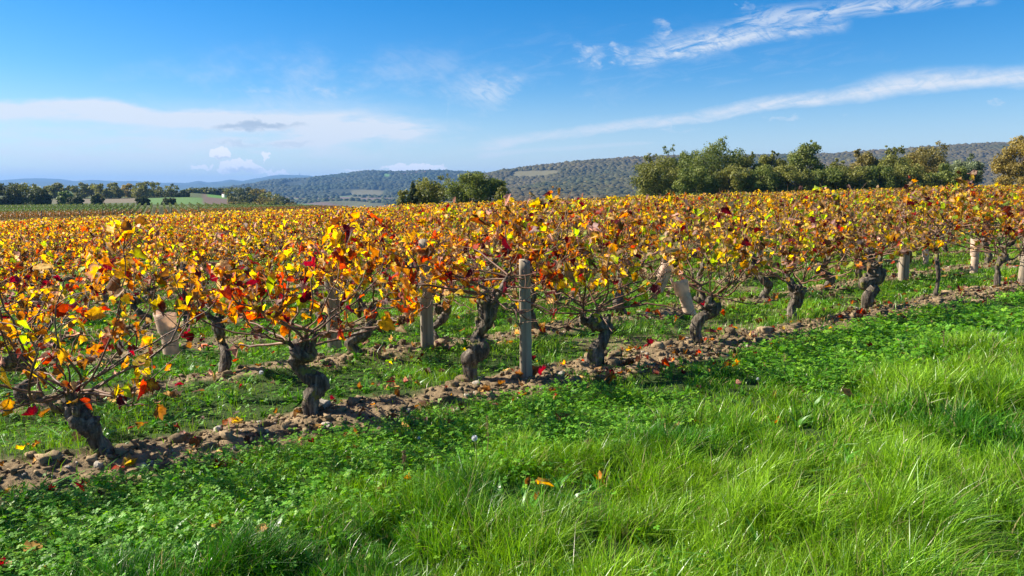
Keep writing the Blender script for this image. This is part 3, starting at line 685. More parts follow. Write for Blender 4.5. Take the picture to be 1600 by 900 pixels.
def trunk_mesh(rg, path, r0, moss=False):
    P = resample(path, 46); n = len(P); sides = 20
    t = np.linspace(0, 1, n); R = r0*(1.12-.35*np.sin(t*3.0)*.6+.18*(t > .8)); R[0] *= 1.25; R *= 1+.17*np.sin(t*rg.uniform(9, 16)+rg.random()*6)
    R[-1] *= .6
    th = np.arange(sides)*2*math.pi/sides; tw = rg.uniform(2, 5)
    g = 1+.11*np.sin(6*(th[None]+tw*t[:, None])+1.5*np.sin(9*t[:, None]))+.06*np.sin(11*th[None]+tw*3*t[:, None])+.07*np.sin(3*th[None]-4*t[:, None]+1)+rg.normal(0, .085, (n, sides))
    for q in range(13):     # burrs and old pruning scars
        ci, ct, cw = rg.uniform(.1, 1)*n, rg.uniform(0, 6.28), rg.uniform(1.5, 4.5)
        dd = np.cos(th[None]-ct); g += rg.uniform(.15, .5)*np.exp(-((np.arange(n)[:, None]-ci)/cw)**2)*np.clip(dd, 0, 1)**2
    m = MB(); tube(m, P, R, sides, None, True, g)
    # knobs and pruned spurs on the head
    for q in range(rg.integers(4, 7)):
        i = rg.integers(int(n*.62), n); d = rg.normal(size=3); d[2] = abs(d[2])*.6; d /= np.linalg.norm(d)
        b = P[i]; Lk = r0*rg.uniform(1.1, 2.0)
        tube(m, resample([b, b+d*Lk*.6, b+d*Lk+np.array([0, 0, Lk*.4])], 5), np.array([.75, .72, .6, .55, .38])*r0*rg.uniform(.7, 1.0), 8, None, True, 1+rg.normal(0, .1, (5, 8)))
    return m
def canes(rg, head, ncane, rx, zr, lod=0, low=.15, arms=None):
    """list of cane polylines rising and spreading from the head"""
    out = []
    for i in range(ncane):
        a = 2*math.pi*(i+rg.uniform(-.4, .4))/ncane; q = rg.uniform(low, 1)**.7
        e = np.array([math.cos(a)*rx*q, math.sin(a)*rx*q*.8, rg.uniform(*zr)-.22*q*q])
        if lod == 0 and rg.random() < .3: e = np.array([math.cos(a)*rx*rg.uniform(.65, 1.08), math.sin(a)*rx*.85, rg.uniform(.5, .95)])
        h = head+rg.normal(0, .03, 3)
        if arms is not None:
            ee = e-head; h = max(arms, key=lambda q: float(np.dot(q-head, ee))/(np.linalg.norm(q-head)+.05)+rg.normal(0, .25))+rg.normal(0, .012, 3)
        L_ = e-h
        mid = h+L_*np.array([.62, .62, .32])+rg.normal(0, .05, 3)
        P = resample([h, mid, h+L_*np.array([.9, .9, .68])+rg.normal(0, .04, 3), e], 14 if lod == 0 else 5)
        if lod == 0: P[1:-1] += rg.normal(0, .009, (len(P)-2, 3))
        out.append(P)
    return out
GAPS = [(654, 420, 682, 500), (506, 428, 542, 500), (1012, 402, 1052, 462), (1044, 428, 1094, 494), (236, 478, 310, 558), (806, 420, 836, 470)]   # openings through the front foliage
def vine_parts(rg, path, r0, ncane, nleaf, mix, rx=.8, zr=(1.15, 1.62), leafsize=.105, zmin=.62, sep=False, org=None):
    tr = trunk_mesh(rg, path, r0)
    head = np.array(path[-1], float); arms = [head]
    for q in range(rg.integers(3, 6)):
        a = rg.uniform(0, 6.28); d = np.array([math.cos(a), math.sin(a), rg.uniform(.1, 1.1)]); d /= np.linalg.norm(d); l = rg.uniform(.08, .24)
        b = head+np.array([0, 0, -rg.uniform(0, .08)]); Pa = resample([b, b+d*l*.5+rg.normal(0, .018, 3), b+d*l+np.array([0, 0, .05])], 12)
        ra = r0*rg.uniform(.32, .5)
        tube(tr, Pa, ra*np.linspace(1.15, .7, 12)*(1+.2*np.sin(np.arange(12)*1.7+a)), 11, None, True, 1+rg.normal(0, .12, (12, 11)))
        arms.append(Pa[-1])
    cs = canes(rg, head, ncane, rx, zr, 0, .15, arms)
    cms = []; pts = []; ax = []
    for P in cs:
        m = MB(); r = rg.uniform(.005, .0085); tube(m, P, np.linspace(r*1.35, r*.45, len(P)), 5)
        for k in range(rg.integers(4, 9)):     # laterals
            i = rg.integers(3, len(P)-1); d = rg.normal(size=3); d[2] = abs(d[2])*.5+.1; d /= np.linalg.norm(d); l = rg.uniform(.10, .32)
            Q = resample([P[i], P[i]+d*l*.5+rg.normal(0, .015, 3), P[i]+d*l+np.array([0, 0, rg.uniform(-.05, .08)])], 6); tube(m, Q, np.linspace(.003, .0015, 6), 4)
            for q in Q[2:]: pts.append(q); ax.append(d)
        for q, i in zip(P[4:], range(4, len(P))):
            for _ in range(3): pts.append(q+(P[i]-P[i-1])*rg.uniform(-.6, .6)); ax.append((q-head)/(np.linalg.norm(q-head)+1e-6))
        cms.append(m)
    pts = np.array(pts); ax = np.array(ax)
    cl_ = rg.uniform(.15, 1.6, len(pts)//9+1).repeat(9)[:len(pts)]**1.6
    wgt = (.05+sstep(pts[:, 2], zmin, zmin+.38)+.3*sstep(pts[:, 2], 1.1, 1.4))*cl_
    k = rg.choice(len(pts), nleaf, p=wgt/wgt.sum())
    k = k[pts[k, 2] < zr[1]+.03]; nleaf = len(k); P = pts[k]+rg.normal(0, .03, (nleaf, 3)); A = ax[k]
    if org is not None:
        q = P+np.array(org)-np.array([0, 0, H]); uu = q[:, 0]/q[:, 1]; vv = q[:, 2]/q[:, 1]; ok = np.ones(len(P), bool)
        for x0, y0, x1, y1 in GAPS:
            (a0, b0), (a1, b1) = duv(x0, y0), duv(x1, y1); ok &= ~((uu > a0) & (uu < a1) & (vv < b0) & (vv > b1) & (rg.random(len(P)) < .9))
        P, A, k = P[ok], A[ok], k[ok]
    v, t, c = leaves(rg, P, A, leafsize, mix)
    # petioles
    pm = cms[0] if not sep else cms[0]
    lf = MB(); lf.add(v, t, None, c); petiole(lf, P, pts[k], rg, c[::17])
    return tr, cms, lf, (P, pts[k])
def petiole(m, P, Q, rg, col):
    n = len(P); d = rg.normal(0, .0013, (n, 3)); 
    v = np.stack([P, P+[.0016, 0, .0], Q, Q+[0, .0016, .001]], 1).reshape(-1, 3)
    m.add(v, None, (np.arange(n)*4)[:, None]+np.array([0, 1, 3, 2]), np.repeat(col*.5+np.array((.15, .08, .03)), 4, 0))

# stock vines, shared by every vine that is not in the front row
stock = []
kinds = ['yellow', 'red', 'mixed', 'yellow', 'tan', 'mixed', 'tan', 'yellow', 'red', 'tan', 'mixed', 'yellow']
lib = bpy.data.meshes
def keep_mesh(mb, name, mat, smooth=False):
    o = mb.build(name, mat, None, smooth); me = o.data; bpy.data.objects.remove(o); return me
for i, kd in enumerate(kinds):
    rg = np.random.default_rng(500+i); hh = rg.uniform(.4, .68); sw = rg.normal(0, .09, (4, 2))
    path = [(0, 0, -.06), (sw[0, 0], sw[0, 1], hh*.3), (sw[1, 0], sw[1, 1], hh*.55), (sw[2, 0]*1.3, sw[2, 1], hh*.8), (sw[3, 0], sw[3, 1], hh)]
    tr, cms, lf, (P, Q) = vine_parts(rg, path, rg.uniform(.035, .055), 16, 290, MIX[kd], .92, (1.0, 1.54), .072, .5)
    m = MB()
    for c_ in cms:
        v, t, q, _ = c_.arrays(); m.add(v, t, q)
    stock.append((kd, keep_mesh(tr, 'trunk', M_bark, True), keep_mesh(m, 'branches', M_cane), keep_mesh(lf, 'foliage', M_vleaf)))

# front row, each vine its own trunk
def gp(px, py):
    u, v = duv(px, py); t = -H/(v-.03*u+.012); return np.array([u*t, t])
FR = [
 (-3.95, 3.80, [(0, 0), (.02, .2), (-.03, .36), (.02, .5)], .05, 'red', 13, .6, 'knotty grapevine at the very left end of the front row, mostly cut off', 1.5),
 (165, 718, [(0, 0), (-.05, .13), (-.12, .23), (-.20, .32)], .055, 'mixed', 12, .55, 'front-row grapevine with short black trunk leaning left, leftmost whole one', 1.5),
 (487, 655, [(0, 0), (0, .12), (.06, .235), (-.04, .305), (-.10, .39), (-.05, .47), (.0, .52)], .058, 'red', 12, .62, 'front-row grapevine with thick S-twisted dark trunk and red leaves', 1.5),
 (740, 600, [(0, 0), (-.03, .16), (.05, .3), (.04, .41), (.12, .55), (.14, .75)], .055, 'red', 14, .78, 'front-row grapevine with tall pale-footed trunk just left of the grey post', 1.5),
 (925, 575, [(0, 0), (.04, .12), (.1, .24), (.13, .34), (.03, .38), (-.04, .40)], .058, 'tan', 16, .6, 'front-row grapevine with mossy head and fan of bare canes right of the grey post', 1.5),
 (1090, 540, [(0, 0), (-.03, .13), (.03, .27), (.13, .32), (.14, .4), (.05, .44)], .056, 'tan', 13, .8, 'front-row grapevine with hooked trunk standing by the two pale sleeves', 1.5),
 (1240, 505, [(0, 0), (-.03, .15), (.04, .27), (0, .40)], .06, 'tan', 12, .65, 'front-row grapevine on a short mossy stump with yellow moss', 1.55),
 (1355, 488, [(0, 0), (-.03, .16), (.07, .27), (-.05, .33), (.1, .42), (.03, .56)], .062, 'tan', 16, .66, 'front-row grapevine with a fat coiled trunk under pink and olive leaves', 1.62),
 (1460, 468, [(0, 0), (.03, .25), (0, .52), (.02, .8)], .026, 'tan', 13, .75, 'front-row young grapevine with thin straight dark stem', 1.68),
 (1557, 452, [(0, 0), (.01, .2), (-.02, .33), (.08, .5)], .036, 'mixed', 14, .68, 'front-row grapevine with forked slim trunk just before the right-hand post', 1.68),
 (9.2, 12.35, [(0, 0), (.02, .2), (-.04, .45), (.0, .6)], .045, 'tan', 14, .7, 'front-row grapevine past the right-hand post, partly out of view', 1.65)]
frontxy = []
for i, (a, b, pth, r0, kd, nc, zm, lb, ztop) in enumerate(FR):
    rg = np.random.default_rng(900+i)
    if abs(a) > 20: x, y = gp(a, b)
    else: x, y = a, b
    frontxy.append((x, y)); z = tz(x, y)
    path = [(p[0], rg.normal(0, .03)*(k > 0), p[1]-(.06 if k == 0 else 0)) for k, p in enumerate(pth)]
    tr, cms, lf, (P, Q) = vine_parts(rg, path, r0, nc+7, 450 if a > 1200 else 400, MIX[kd], .95, (ztop-.5, ztop+(.02 if a > 600 else -.04) if a < 1000 else ztop+.0), (.074 if a < 1000 else .070), zm-(.2 if a < 600 else .1), True, (x, y, z))
    e = empty('grapevine', (x, y, z)); tag(e, lb, 'grapevine', 'grapevines of the front row')
    tr.build('trunk', M_bark, e, True)
    for k, m in enumerate(cms):
        m.build('cane', M_cane, e)
    lf.build('foliage', M_vleaf, e)

# the other rows
rg = np.random.default_rng(11)
cand = []
for k in range(1, 56):
    s = k*SPC; off = rg.uniform(0, 1.4)
    for a in np.arange(-70, 140, 1.38):
        aa = a+off+rg.normal(0, .12); ss_ = s+rg.normal(0, .05)
        x, y = R0+RD*aa+RN*ss_
        if y < 4: continue
        px = CX+(x/y)/K_
        mrg = 1.2/y/K_
        if px < -20-mrg or px > 1620+mrg or y > EDGE(px): continue
        if rg.random() < .07: continue
        if (1008 < px < 1100 and y < 12.2) or (225 < px < 312 and y < 8.6): continue
        cand.append((y, k, x, y, px))
# rows 2: the trunks the photo shows
fix = [gp(50, 640), gp(345, 590), gp(575, 568)]
cand = [c for c in cand if not (c[1] == 1 and c[4] < 640)]
cand += [(p[1], 1, p[0], p[1], CX+(p[0]/p[1])/K_) for p in fix]
cand.sort(key=lambda c: math.hypot(c[2], c[3]))
indiv, rest = cand[:289], cand[289:]
RL = {1: 'second', 2: 'third', 3: 'fourth', 4: 'fifth', 5: 'sixth', 6: 'seventh', 7: 'eighth', 8: 'ninth', 9: 'tenth', 10: 'eleventh', 11: 'twelfth', 12: 'thirteenth', 13: 'fourteenth', 14: 'fifteenth', 15: 'sixteenth', 16: 'seventeenth', 17: 'eighteenth'}
fixlab = ['dark grapevine at the left edge directly behind the leftmost front vine', 'second-row grapevine with upright dark trunk beside the hanging cardboard sleeve', 'second-row grapevine with long trunk slanting down right below the short grey post']
def pick(px, y, rg):
    t = np.clip((px-620)/480, 0, 1)
    p = dict(yellow=.27*(1-t)+.24*t, red=.28*(1-t)+.03*t, mixed=.35*(1-t)+.10*t, tan=.10*(1-t)+.63*t)  # leaf mix also puts backlit left, front-lit right into colour
    ks = [i for i in range(len(stock))]
    wt = np.array([p[stock[i][0]] for i in ks]); return int(rg.choice(ks, p=wt/wt.sum()))
for n_, (d, k, x, y, px) in enumerate(indiv):
    st = stock[pick(px, y, rg)]
    e = empty('grapevine', (x, y, tz(x, y)-.01), rg.uniform(0, 6.28), rg.uniform(.91, 1.09)*float(np.interp(px, [0, 500, 800, 1200], [.87, .92, .98, 1.02])))
    lb = None
    for q, p in enumerate(fix):
        if abs(p[0]-x) < 1e-6: lb = fixlab[q]
    if lb: g = 'grapevines of the second row'
    else:
        g = 'grapevines of the %s row' % RL.get(k, 'deeper')
        lb = 'autumn-leaved grapevine standing in the %s row back from the grass' % RL[k] if k in RL else 'autumn-leaved grapevine in one of the deepest rows counted singly'
    tag(e, lb, 'grapevine', g)
    for nm, me in zip(('trunk', 'branches', 'foliage'), st[1:]):
        o = bpy.data.objects.new(nm, me); C.objects.link(o); o.parent = e
# everything deeper: one mass
far = MB()
lodp = []
for i in range(8):
    r2 = np.random.default_rng(700+i); kd = kinds[i]
    m = MB(); tube(m, [(0, 0, -.05), (.05, 0, .3), (0, 0, .6)], [.05, .045, .04], 5, (.10, .08, .06))
    pts = []; axs = []
    for P in canes(r2, np.array([0, 0, .6]), 12, .85, (1.1, 1.55), 1):
        tube(m, P, np.linspace(.007, .004, 5), 3, (.25, .14, .07))
        for _ in range(20):
            t = r2.uniform(1.6, 4); j = min(int(t), 3); q = P[j]+(P[j+1]-P[j])*(t-j); pts.append(q+r2.normal(0, .06, 3)); axs.append(r2.normal(size=3))
    pts = np.array(pts); 
    v, t, c = leaves(r2, pts, np.array(axs), .125, MIX[kd], 1); m.add(v, t, None, c)
    lodp.append((kd, m.arrays()))
Vs, Ts, Qs, Cs, nn = [], [], [], [], 0
for (d, k, x, y, px) in rest:
    t = np.clip((px-620)/480, 0, 1)
    p = dict(yellow=.34*(1-t)+.26*t, red=.20*(1-t)+.04*t, mixed=.34*(1-t)+.12*t, tan=.15*(1-t)+.58*t); wt = np.array([p[l[0]] for l in lodp])  # same left-right change, autumn tone plus light put into leaf colour
    v, tt, qq, cc = lodp[rg.choice(len(lodp), p=wt/wt.sum())][1]
    a = rg.uniform(0, 6.28); s = rg.uniform(.93, 1.07)*float(np.interp(px, [0, 500, 800, 1200], [.87, .92, .99, 1.02])); ca, sa = math.cos(a)*s, math.sin(a)*s
    Vs.append(np.stack([v[:, 0]*ca-v[:, 1]*sa+x, v[:, 0]*sa+v[:, 1]*ca+y, v[:, 2]*s+tz(x, y)], -1)); Ts.append(tt+nn); Qs.append(qq+nn); Cs.append(cc); nn += len(v)
o = build('grapevines_mass', np.concatenate(Vs), np.concatenate(Ts), np.concatenate(Qs), M_vleaf, np.concatenate(Cs))
tag(o, 'mass of yellow and rust grapevines filling the far part of the vineyard', 'vineyard', kind='stuff')
print('vines', len(indiv), len(rest))

# ------------------------------------------------------------------ posts and sleeves
def post(px, py, hpx, wpx, lean, label, seed, mt=None):
    rg = np.random.default_rng(seed); x, y = gp(px, py); sc = y/F; w_ = wpx*sc/2; h_ = hpx*sc
    n = 14; zz = np.linspace(-.12, h_, n); m = MB()
    cs = [(-1, -.8), (-.8, -1), (.8, -1), (1, -.8), (1, .8), (.8, 1), (-.8, 1), (-1, .8)]
    T = np.array(cs)*w_; V_ = []
    for i, z in enumerate(zz):
        t = z/h_; r = 1-.12*max(t, 0)+rg.normal(0, .012)
        V_.append(np.stack([T[:, 0]*r+lean*z+rg.normal(0, .0015, 8), T[:, 1]*r*.85+rg.normal(0, .0015, 8), np.full(8, z)], -1))
    V_ = np.concatenate(V_); V_[-8:, 2] += rg.uniform(-.02, .015, 8)
    i = np.arange(n-1)[:, None]; j = np.arange(8)[None]
    q = np.stack([i*8+j, i*8+(j+1) % 8, (i+1)*8+(j+1) % 8, (i+1)*8+j], -1).reshape(-1, 4)
    V_ = np.vstack([V_, [lean*h_, 0, h_+.008]]); L = len(V_)-1; j = np.arange(8)
    m.add(V_, np.stack([(n-1)*8+j, (n-1)*8+(j+1) % 8, np.full(8, L)], -1), q)
    e = m.build('vineyard_post', mt or M_post); e.location = (x, y, tz(x, y)); e.rotation_euler = (0, 0, rg.uniform(-.3, .3)); tag(e, label, 'post', 'posts between the vines')
    return x, y, w_, h_
post(822, 596, 186, 19, -.015, 'weathered grey square post in the front row, the nearest one', 1)
post(668, 549, 172, 20, -.01, 'tall pale grey post in the second row left of the nearest post', 2)
post(524, 552, 150, 20, -.03, 'grey post leaning slightly behind the slanting trunk of the second row', 3)
post(1411, 440, 76, 13, 0, 'grey post in the second row between the coiled and the thin vine', 4)
post(1599, 446, 76, 15, .04, 'pale slanted post at the right edge of the photo', 5)
post(293, 520, 112, 9, 0, 'slim dark post half hidden in yellow leaves', 6, M_tbark)
post(1187, 418, 50, 9, 0, 'thin grey post behind the pale sleeves on the right', 7)
def sleeve(px, py, hpx, wpx, lean, label, seed, D=None, yaw=0.):
    rg = np.random.default_rng(seed); x, y = gp(px, py)
    if D: x, y = duv(px, py)[0]*D, D
    z0_ = H+duv(px, py)[1]*D if D else tz(x, y)-.02; sc = y/F; w_ = wpx*sc/2*.72; h_ = hpx*sc
    e = empty('vine_sleeve', (x, y, z0_), yaw); tag(e, label, 'plant guard', 'cardboard vine sleeves')
    for nm, z0, z1, dxx, fl in (('lower_sheet', 0, .6*h_, 0, 1.0), ('upper_sheet', .52*h_, h_, -.012, 1.12)):
        n = 20; m = MB(); vs = []
        zs = np.linspace(z0, z1, 6)
        for zi, z in enumerate(zs):
            th = np.linspace(-2.6, 2.6, n); rr = w_*fl*(1+.10*np.cos(2*th)+rg.normal(0, .01))
            flare = 1+.25*(zi/5)*(nm == 'upper_sheet')
            vs.append(np.stack([np.sin(th)*rr*flare+lean*z+dxx, -np.cos(th)*rr*.75*flare, np.full(n, z)+rg.normal(0, .002, n)+(zi == 5)*.012*np.sin(th*2)], -1))
        v = np.array(vs); inner = v.copy(); inner[..., 0] = (v[..., 0]-lean*v[..., 2]-dxx)*.95+lean*v[..., 2]+dxx; inner[..., 1] *= .95
        VV = np.concatenate([v.reshape(-1, 3), inner.reshape(-1, 3)]); i = np.arange(5)[:, None]; j = np.arange(n-1)[None]
        q = np.stack([i*n+j, i*n+j+1, (i+1)*n+j+1, (i+1)*n+j], -1).reshape(-1, 4); q2 = q[:, ::-1]+6*n
        rim = np.stack([5*n+np.arange(n-1), 5*n+np.arange(n-1)+1, 11*n+np.arange(n-1)+1, 11*n+np.arange(n-1)], -1)
        sd1 = np.array([[k*n, (k+1)*n, (k+1)*n+6*n, k*n+6*n] for k in range(5)]); sd2 = sd1+n-1
        col = np.array((.78, .60, .44))*(1 if nm == 'lower_sheet' else 1.12)
        build(nm, VV, None, np.concatenate([q, q2, rim, sd1, sd2]), M_guard, np.broadcast_to(col, VV.shape), e)
sleeve(268, 552, 66, 38, -.07, 'pinkish cardboard sleeve hanging among the canes left of the twisted trunk', 1, 6.1)
sleeve(1027, 456, 48, 28, .42, 'cream sleeve tilted right, upper of the two caught in canes by the hooked vine', 2, 7.35)
sleeve(1078, 490, 54, 31, -.32, 'pinkish sleeve tilted left, lower of the two caught in the canes by the hooked vine', 3, 7.4)
sleeve(1232, 410, 34, 15, .0, 'white sleeve upright behind the mossy stump vine', 4)
sleeve(1446, 413, 26, 12, .0, 'small whitish sleeve seen left of the thin young vine', 5)
sleeve(1521, 427, 56, 17, .02, 'tall pink sleeve standing in grass between the two rightmost vines', 6)

# ------------------------------------------------------------------ clods, litter
def scatter(rg, n, s0, s1, amax=16, dens=None):
    a = rg.uniform(-4, amax, n); s = rg.uniform(s0, s1, n); p = R0[None]+RD[None]*a[:, None]+RN[None]*s[:, None]; x, y = p[:, 0], p[:, 1]
    k = (y > 2.5) & (np.abs(x) < y*.72+1.2) & (y < 26); return x[k], y[k]
rg = np.random.default_rng(21)
ICO = None
def clods():
    a = (1+5**.5)/2; v = np.array([(-1, a, 0), (1, a, 0), (-1, -a, 0), (1, -a, 0), (0, -1, a), (0, 1, a), (0, -1, -a), (0, 1, -a), (a, 0, -1), (a, 0, 1), (-a, 0, -1), (-a, 0, 1)]); v /= np.linalg.norm(v[0])
    f = np.array([(0, 11, 5), (0, 5, 1), (0, 1, 7), (0, 7, 10), (0, 10, 11), (1, 5, 9), (5, 11, 4), (11, 10, 2), (10, 7, 6), (7, 1, 8), (3, 9, 4), (3, 4, 2), (3, 2, 6), (3, 6, 8), (3, 8, 9), (4, 9, 5), (2, 4, 11), (6, 2, 10), (8, 6, 7), (9, 8, 1)])
    # one subdivision
    vs = list(map(tuple, v)); cache = {}; nf = []
    def mid(i, j):
        k = (min(i, j), max(i, j))
        if k not in cache:
            q = (np.array(vs[i])+np.array(vs[j]))/2; q /= np.linalg.norm(q); cache[k] = len(vs); vs.append(tuple(q))
        return cache[k]
    for A, B, Cc in f:
        ab, bc, ca = mid(A, B), mid(B, Cc), mid(Cc, A); nf += [(A, ab, ca), (B, bc, ab), (Cc, ca, bc), (ab, bc, ca)]
    return np.array(vs), np.array(nf)
iv, if_ = clods()
xs, ys, sz = [], [], []
for k in range(0, 9):
    nk = int(12000/(1+k*.8)); x, y = scatter(rg, nk, k*SPC-.58, k*SPC+.36, 16+k*2)
    m = soil_mask(x, y) > rg.uniform(.2, .9, len(x)); x, y = x[m], y[m]
    xs.append(x); ys.append(y); sz.append(np.clip(rg.lognormal(-4.75, .75, len(x)), .004, .07)*(1+.1*k))
x, y, sz = map(np.concatenate, (xs, ys, sz)); n = len(x); print('clods', n)
z = terrain_z(x, y)+sz*.15
cube = np.sign(iv)*np.abs(iv)**.55
T = cube[None]*rg.uniform(.5, 1.3, (n, len(iv), 1))*rg.uniform(.5, 1.3, (n, 1, 3))*np.array([1, 1, .72])*sz[:, None, None]
a = rg.uniform(0, 6.28, n); ca, sa = np.cos(a)[:, None], np.sin(a)[:, None]
T = np.stack([T[..., 0]*ca-T[..., 1]*sa, T[..., 0]*sa+T[..., 1]*ca, T[..., 2]], -1)+np.stack([x, y, z], -1)[:, None]
c = np.array((.29, .21, .12))*rg.uniform(.45, 1.25, (n, 1)); st = rg.random(n) < .05; c[st] = np.array((.48, .42, .34))*rg.uniform(.8, 1.1, (st.sum(), 1))
o = build('soil_clods', T.reshape(-1, 3), (if_[None]+(np.arange(n)*len(iv))[:, None, None]).reshape(-1, 3), None, M_clod, np.repeat(c, len(iv), 0))
tag(o, 'dry brown soil clods and small stones along the vine rows', 'soil', kind='stuff')
# fallen leaves
xs, ys = [], []
for k in range(0, 7):
    x, y = scatter(rg, int(560/(1+k*.5)), k*SPC-.75, k*SPC+.6, 16+k*2); xs.append(x); ys.append(y)
x, y = map(np.concatenate, (xs, ys)); n = len(x)
s = s_of(x, y); P = np.stack([x, y, terrain_z(x, y)+.012+rg.uniform(0, .015, n)+.04*(soil_mask(x, y) < .4)], -1)
old = rg.normal
v, t, c = leaves(rg, P, np.zeros((n, 3))+np.array([0, 0, 5.0]), .068, [.02, .02, .05, .10, .18, .0, .22, .09, .40, 0])
x, y = scatter(rg, 230, -2.6, -.5); n = len(x)
v2, t2, c2 = leaves(rg, np.stack([x, y, terrain_z(x, y)+.05], -1), np.zeros((n, 3))+np.array([0, 0, 3.]), .06, [0, .02, .02, .03, .12, 0, .30, .12, .40, 0])
t = np.vstack([t, t2+len(v)]); v = np.vstack([v, v2]); c = np.vstack([c, c2])
o = build('fallen_leaves', v, t, None, M_vleaf, c); tag(o, 'fallen red, tan and brown vine leaves lying along the rows', 'leaves', kind='stuff')

# ------------------------------------------------------------------ grass
def blades(rg, x, y, h, wd, seg, cols, lean=.5, clump=True, wind=(.14, -.06)):
    n = len(x); z = terrain_z(x, y)-.01
    th = rg.uniform(0, 6.28, n)
    fx = fbm(x*3.1, y*3.1, 3, 101)-.5; fy = fbm(x*3.1+40, y*3.1, 3, 102)-.5
    ld = np.stack([fx*1.5+wind[0]+rg.normal(0, lean*1.35, n), fy*1.5+wind[1]+rg.normal(0, lean*1.35, n)], -1)*h[:, None]*.62
    cur = rg.uniform(1.3, 2.6, n)
    ts = np.linspace(0, 1, seg+1)
    rows = []
    wx, wy = np.cos(th)*wd, np.sin(th)*wd
    llen = np.linalg.norm(ld, axis=1)/h
    for i, t in enumerate(ts):
        cx_ = x+ld[:, 0]*t**cur; cy_ = y+ld[:, 1]*t**cur; cz = z+h*(t-.28*np.clip(llen, 0, 1.3)*t**cur)
        ww = (1-t**1.6)*.5+.0
        if i < seg: rows += [np.stack([cx_-wx*ww, cy_-wy*ww, cz], -1), np.stack([cx_+wx*ww, cy_+wy*ww, cz], -1)]
        else: rows += [np.stack([cx_, cy_, cz], -1)]
    V_ = np.stack(rows, 1); nv = V_.shape[1]
    f = []
    for i in range(seg-1): f += [(2*i, 2*i+1, 2*i+3), (2*i, 2*i+3, 2*i+2)]
    f += [(2*seg-2, 2*seg-1, 2*seg)]
    F_ = (np.array(f)[None]+(np.arange(n)*nv)[:, None, None]).reshape(-1, 3)
    return V_.reshape(-1, 3), F_, np.repeat(cols, nv, 0)
def gcols(rg, x, y, yel=0.0):
    n = len(x); m = np.clip(fbm(x*1.3, y*1.3, 3, 111)*2.1-.5+rg.normal(0, .28, n)+yel, 0, 1)[:, None]
    c = np.array((.042, .17, .008))*(1-m)+np.array((.235, .41, .016))*m
    c = c*rg.uniform(.55, 1.4, (n, 1)); d = rg.random(n) < .06; c[d] = np.array((.34, .28, .12))*rg.uniform(.7, 1.2, (d.sum(), 1))
    return c
GV, GF, GC, gn = [], [], [], 0
def addg(t):
    global gn
    GV.append(t[0]); GF.append(t[1]+gn); GC.append(t[2]); gn += len(t[0])
rg = np.random.default_rng(31)
# turf in front of the vines
n = 900000
y = rg.uniform(1.9, 13.5, n); x = rg.uniform(-1, 1, n)*(y*.72+.7)
s = s_of(x, y); D = np.hypot(x, y)
gap = sstep(fbm(x*5, y*5, 3, 125), .36, .56)
keep = (rg.random(n) < .12+.88*gap) & (s < -.42+(fbm(x*2, y*2, 3, 120)-.5)*.8) & (rg.random(n) < np.clip(9.0/D, 0, 1)**1.1*np.clip(D/4.2, .45, 1))
x, y, s, D = x[keep], y[keep], s[keep], D[keep]
band_ = sstep(s, -2.0, -1.3)*(1-sstep(s, -.3, .2))       # low clover strip
kk = rg.random(len(x)) > band_*.62; x, y, s, D, band_ = x[kk], y[kk], s[kk], D[kk], band_[kk]
tuft = fbm(x*3.3, y*3.3, 3, 130)
h = (.055+.17*np.clip(tuft*2.2-.62, 0, 1))*rg.uniform(.55, 1.3, len(x))*(1-.5*band_)*(1+.3*sstep(-s, 1.8, 3.5))
wd = rg.uniform(.0035, .0098, len(x))*(.8+.2*(s < -1.5))*np.clip(D/4.5, .8, 2.0)
print('turf blades', len(x))
nearm = D < 5.5
for mk, sg in ((nearm, 4), (~nearm, 3)): addg(blades(rg, x[mk], y[mk], h[mk], wd[mk], sg, gcols(rg, x[mk], y[mk])))
# grass between the rows
n = 420000
y = 4+22*rg.random(n)**.8; x = rg.uniform(-1, 1, n)*(y*.72+.9)
s = s_of(x, y); D = np.hypot(x, y); sm = soil_mask(x, y)
keep = (s > -.4) & (rg.random(n) > sm*.92) & (rg.random(n) < .25+.9*sstep(fbm(x*1.4, y*1.4, 3, 140), .35, .5))
x, y, D = x[keep], y[keep], D[keep]
h = (.05+.11*np.clip(fbm(x*2, y*2, 3, 150)*2-.55, 0, 1))*rg.uniform(.5, 1.3, len(x)); wd = rg.uniform(.004, .008, len(x))*np.clip(D/7, .8, 2.4)
print('row blades', len(x))
addg(blades(rg, x, y, h, wd, 2, gcols(rg, x, y, .15)))
# deeper grass, sparse
n = 60000
y = 24+56*rg.random(n)**.8; x = rg.uniform(-1, 1, n)*(y*.72+.9); D = np.hypot(x, y)
addg(blades(rg, x, y, rg.uniform(.06, .16, n), rg.uniform(.03, .06, n), 1, gcols(rg, x, y, .1)))
# broad-leaved rosettes in the turf
m_ = 1500; y0 = 2.2+11*rg.random(m_)**1.2; x0 = rg.uniform(-1, 1, m_)*(y0*.72+.7); s0 = s_of(x0, y0); k = (s0 < -.35) | ((s0 > .4) & (soil_mask(x0, y0) < .5)); x0, y0 = x0[k], y0[k]; nl = 8
x = np.repeat(x0, nl)+rg.normal(0, .012, len(x0)*nl); y = np.repeat(y0, nl)+rg.normal(0, .012, len(x0)*nl)
hh_ = np.repeat(rg.uniform(.07, .15, len(x0)), nl)*rg.uniform(.7, 1.2, len(x))
gc_ = np.array((.10, .27, .025))*np.repeat(rg.uniform(.7, 1.3, (len(x0), 1)), nl, 0)
addg(blades(rg, x, y, hh_, hh_*rg.uniform(.16, .26, len(x)), 4, gc_, lean=1.1))
o = build('grass', np.concatenate(GV), np.concatenate(GF), None, M_grass, np.concatenate(GC)); tag(o, 'long lush green grass in front of and between the vines', 'grass', kind='stuff')

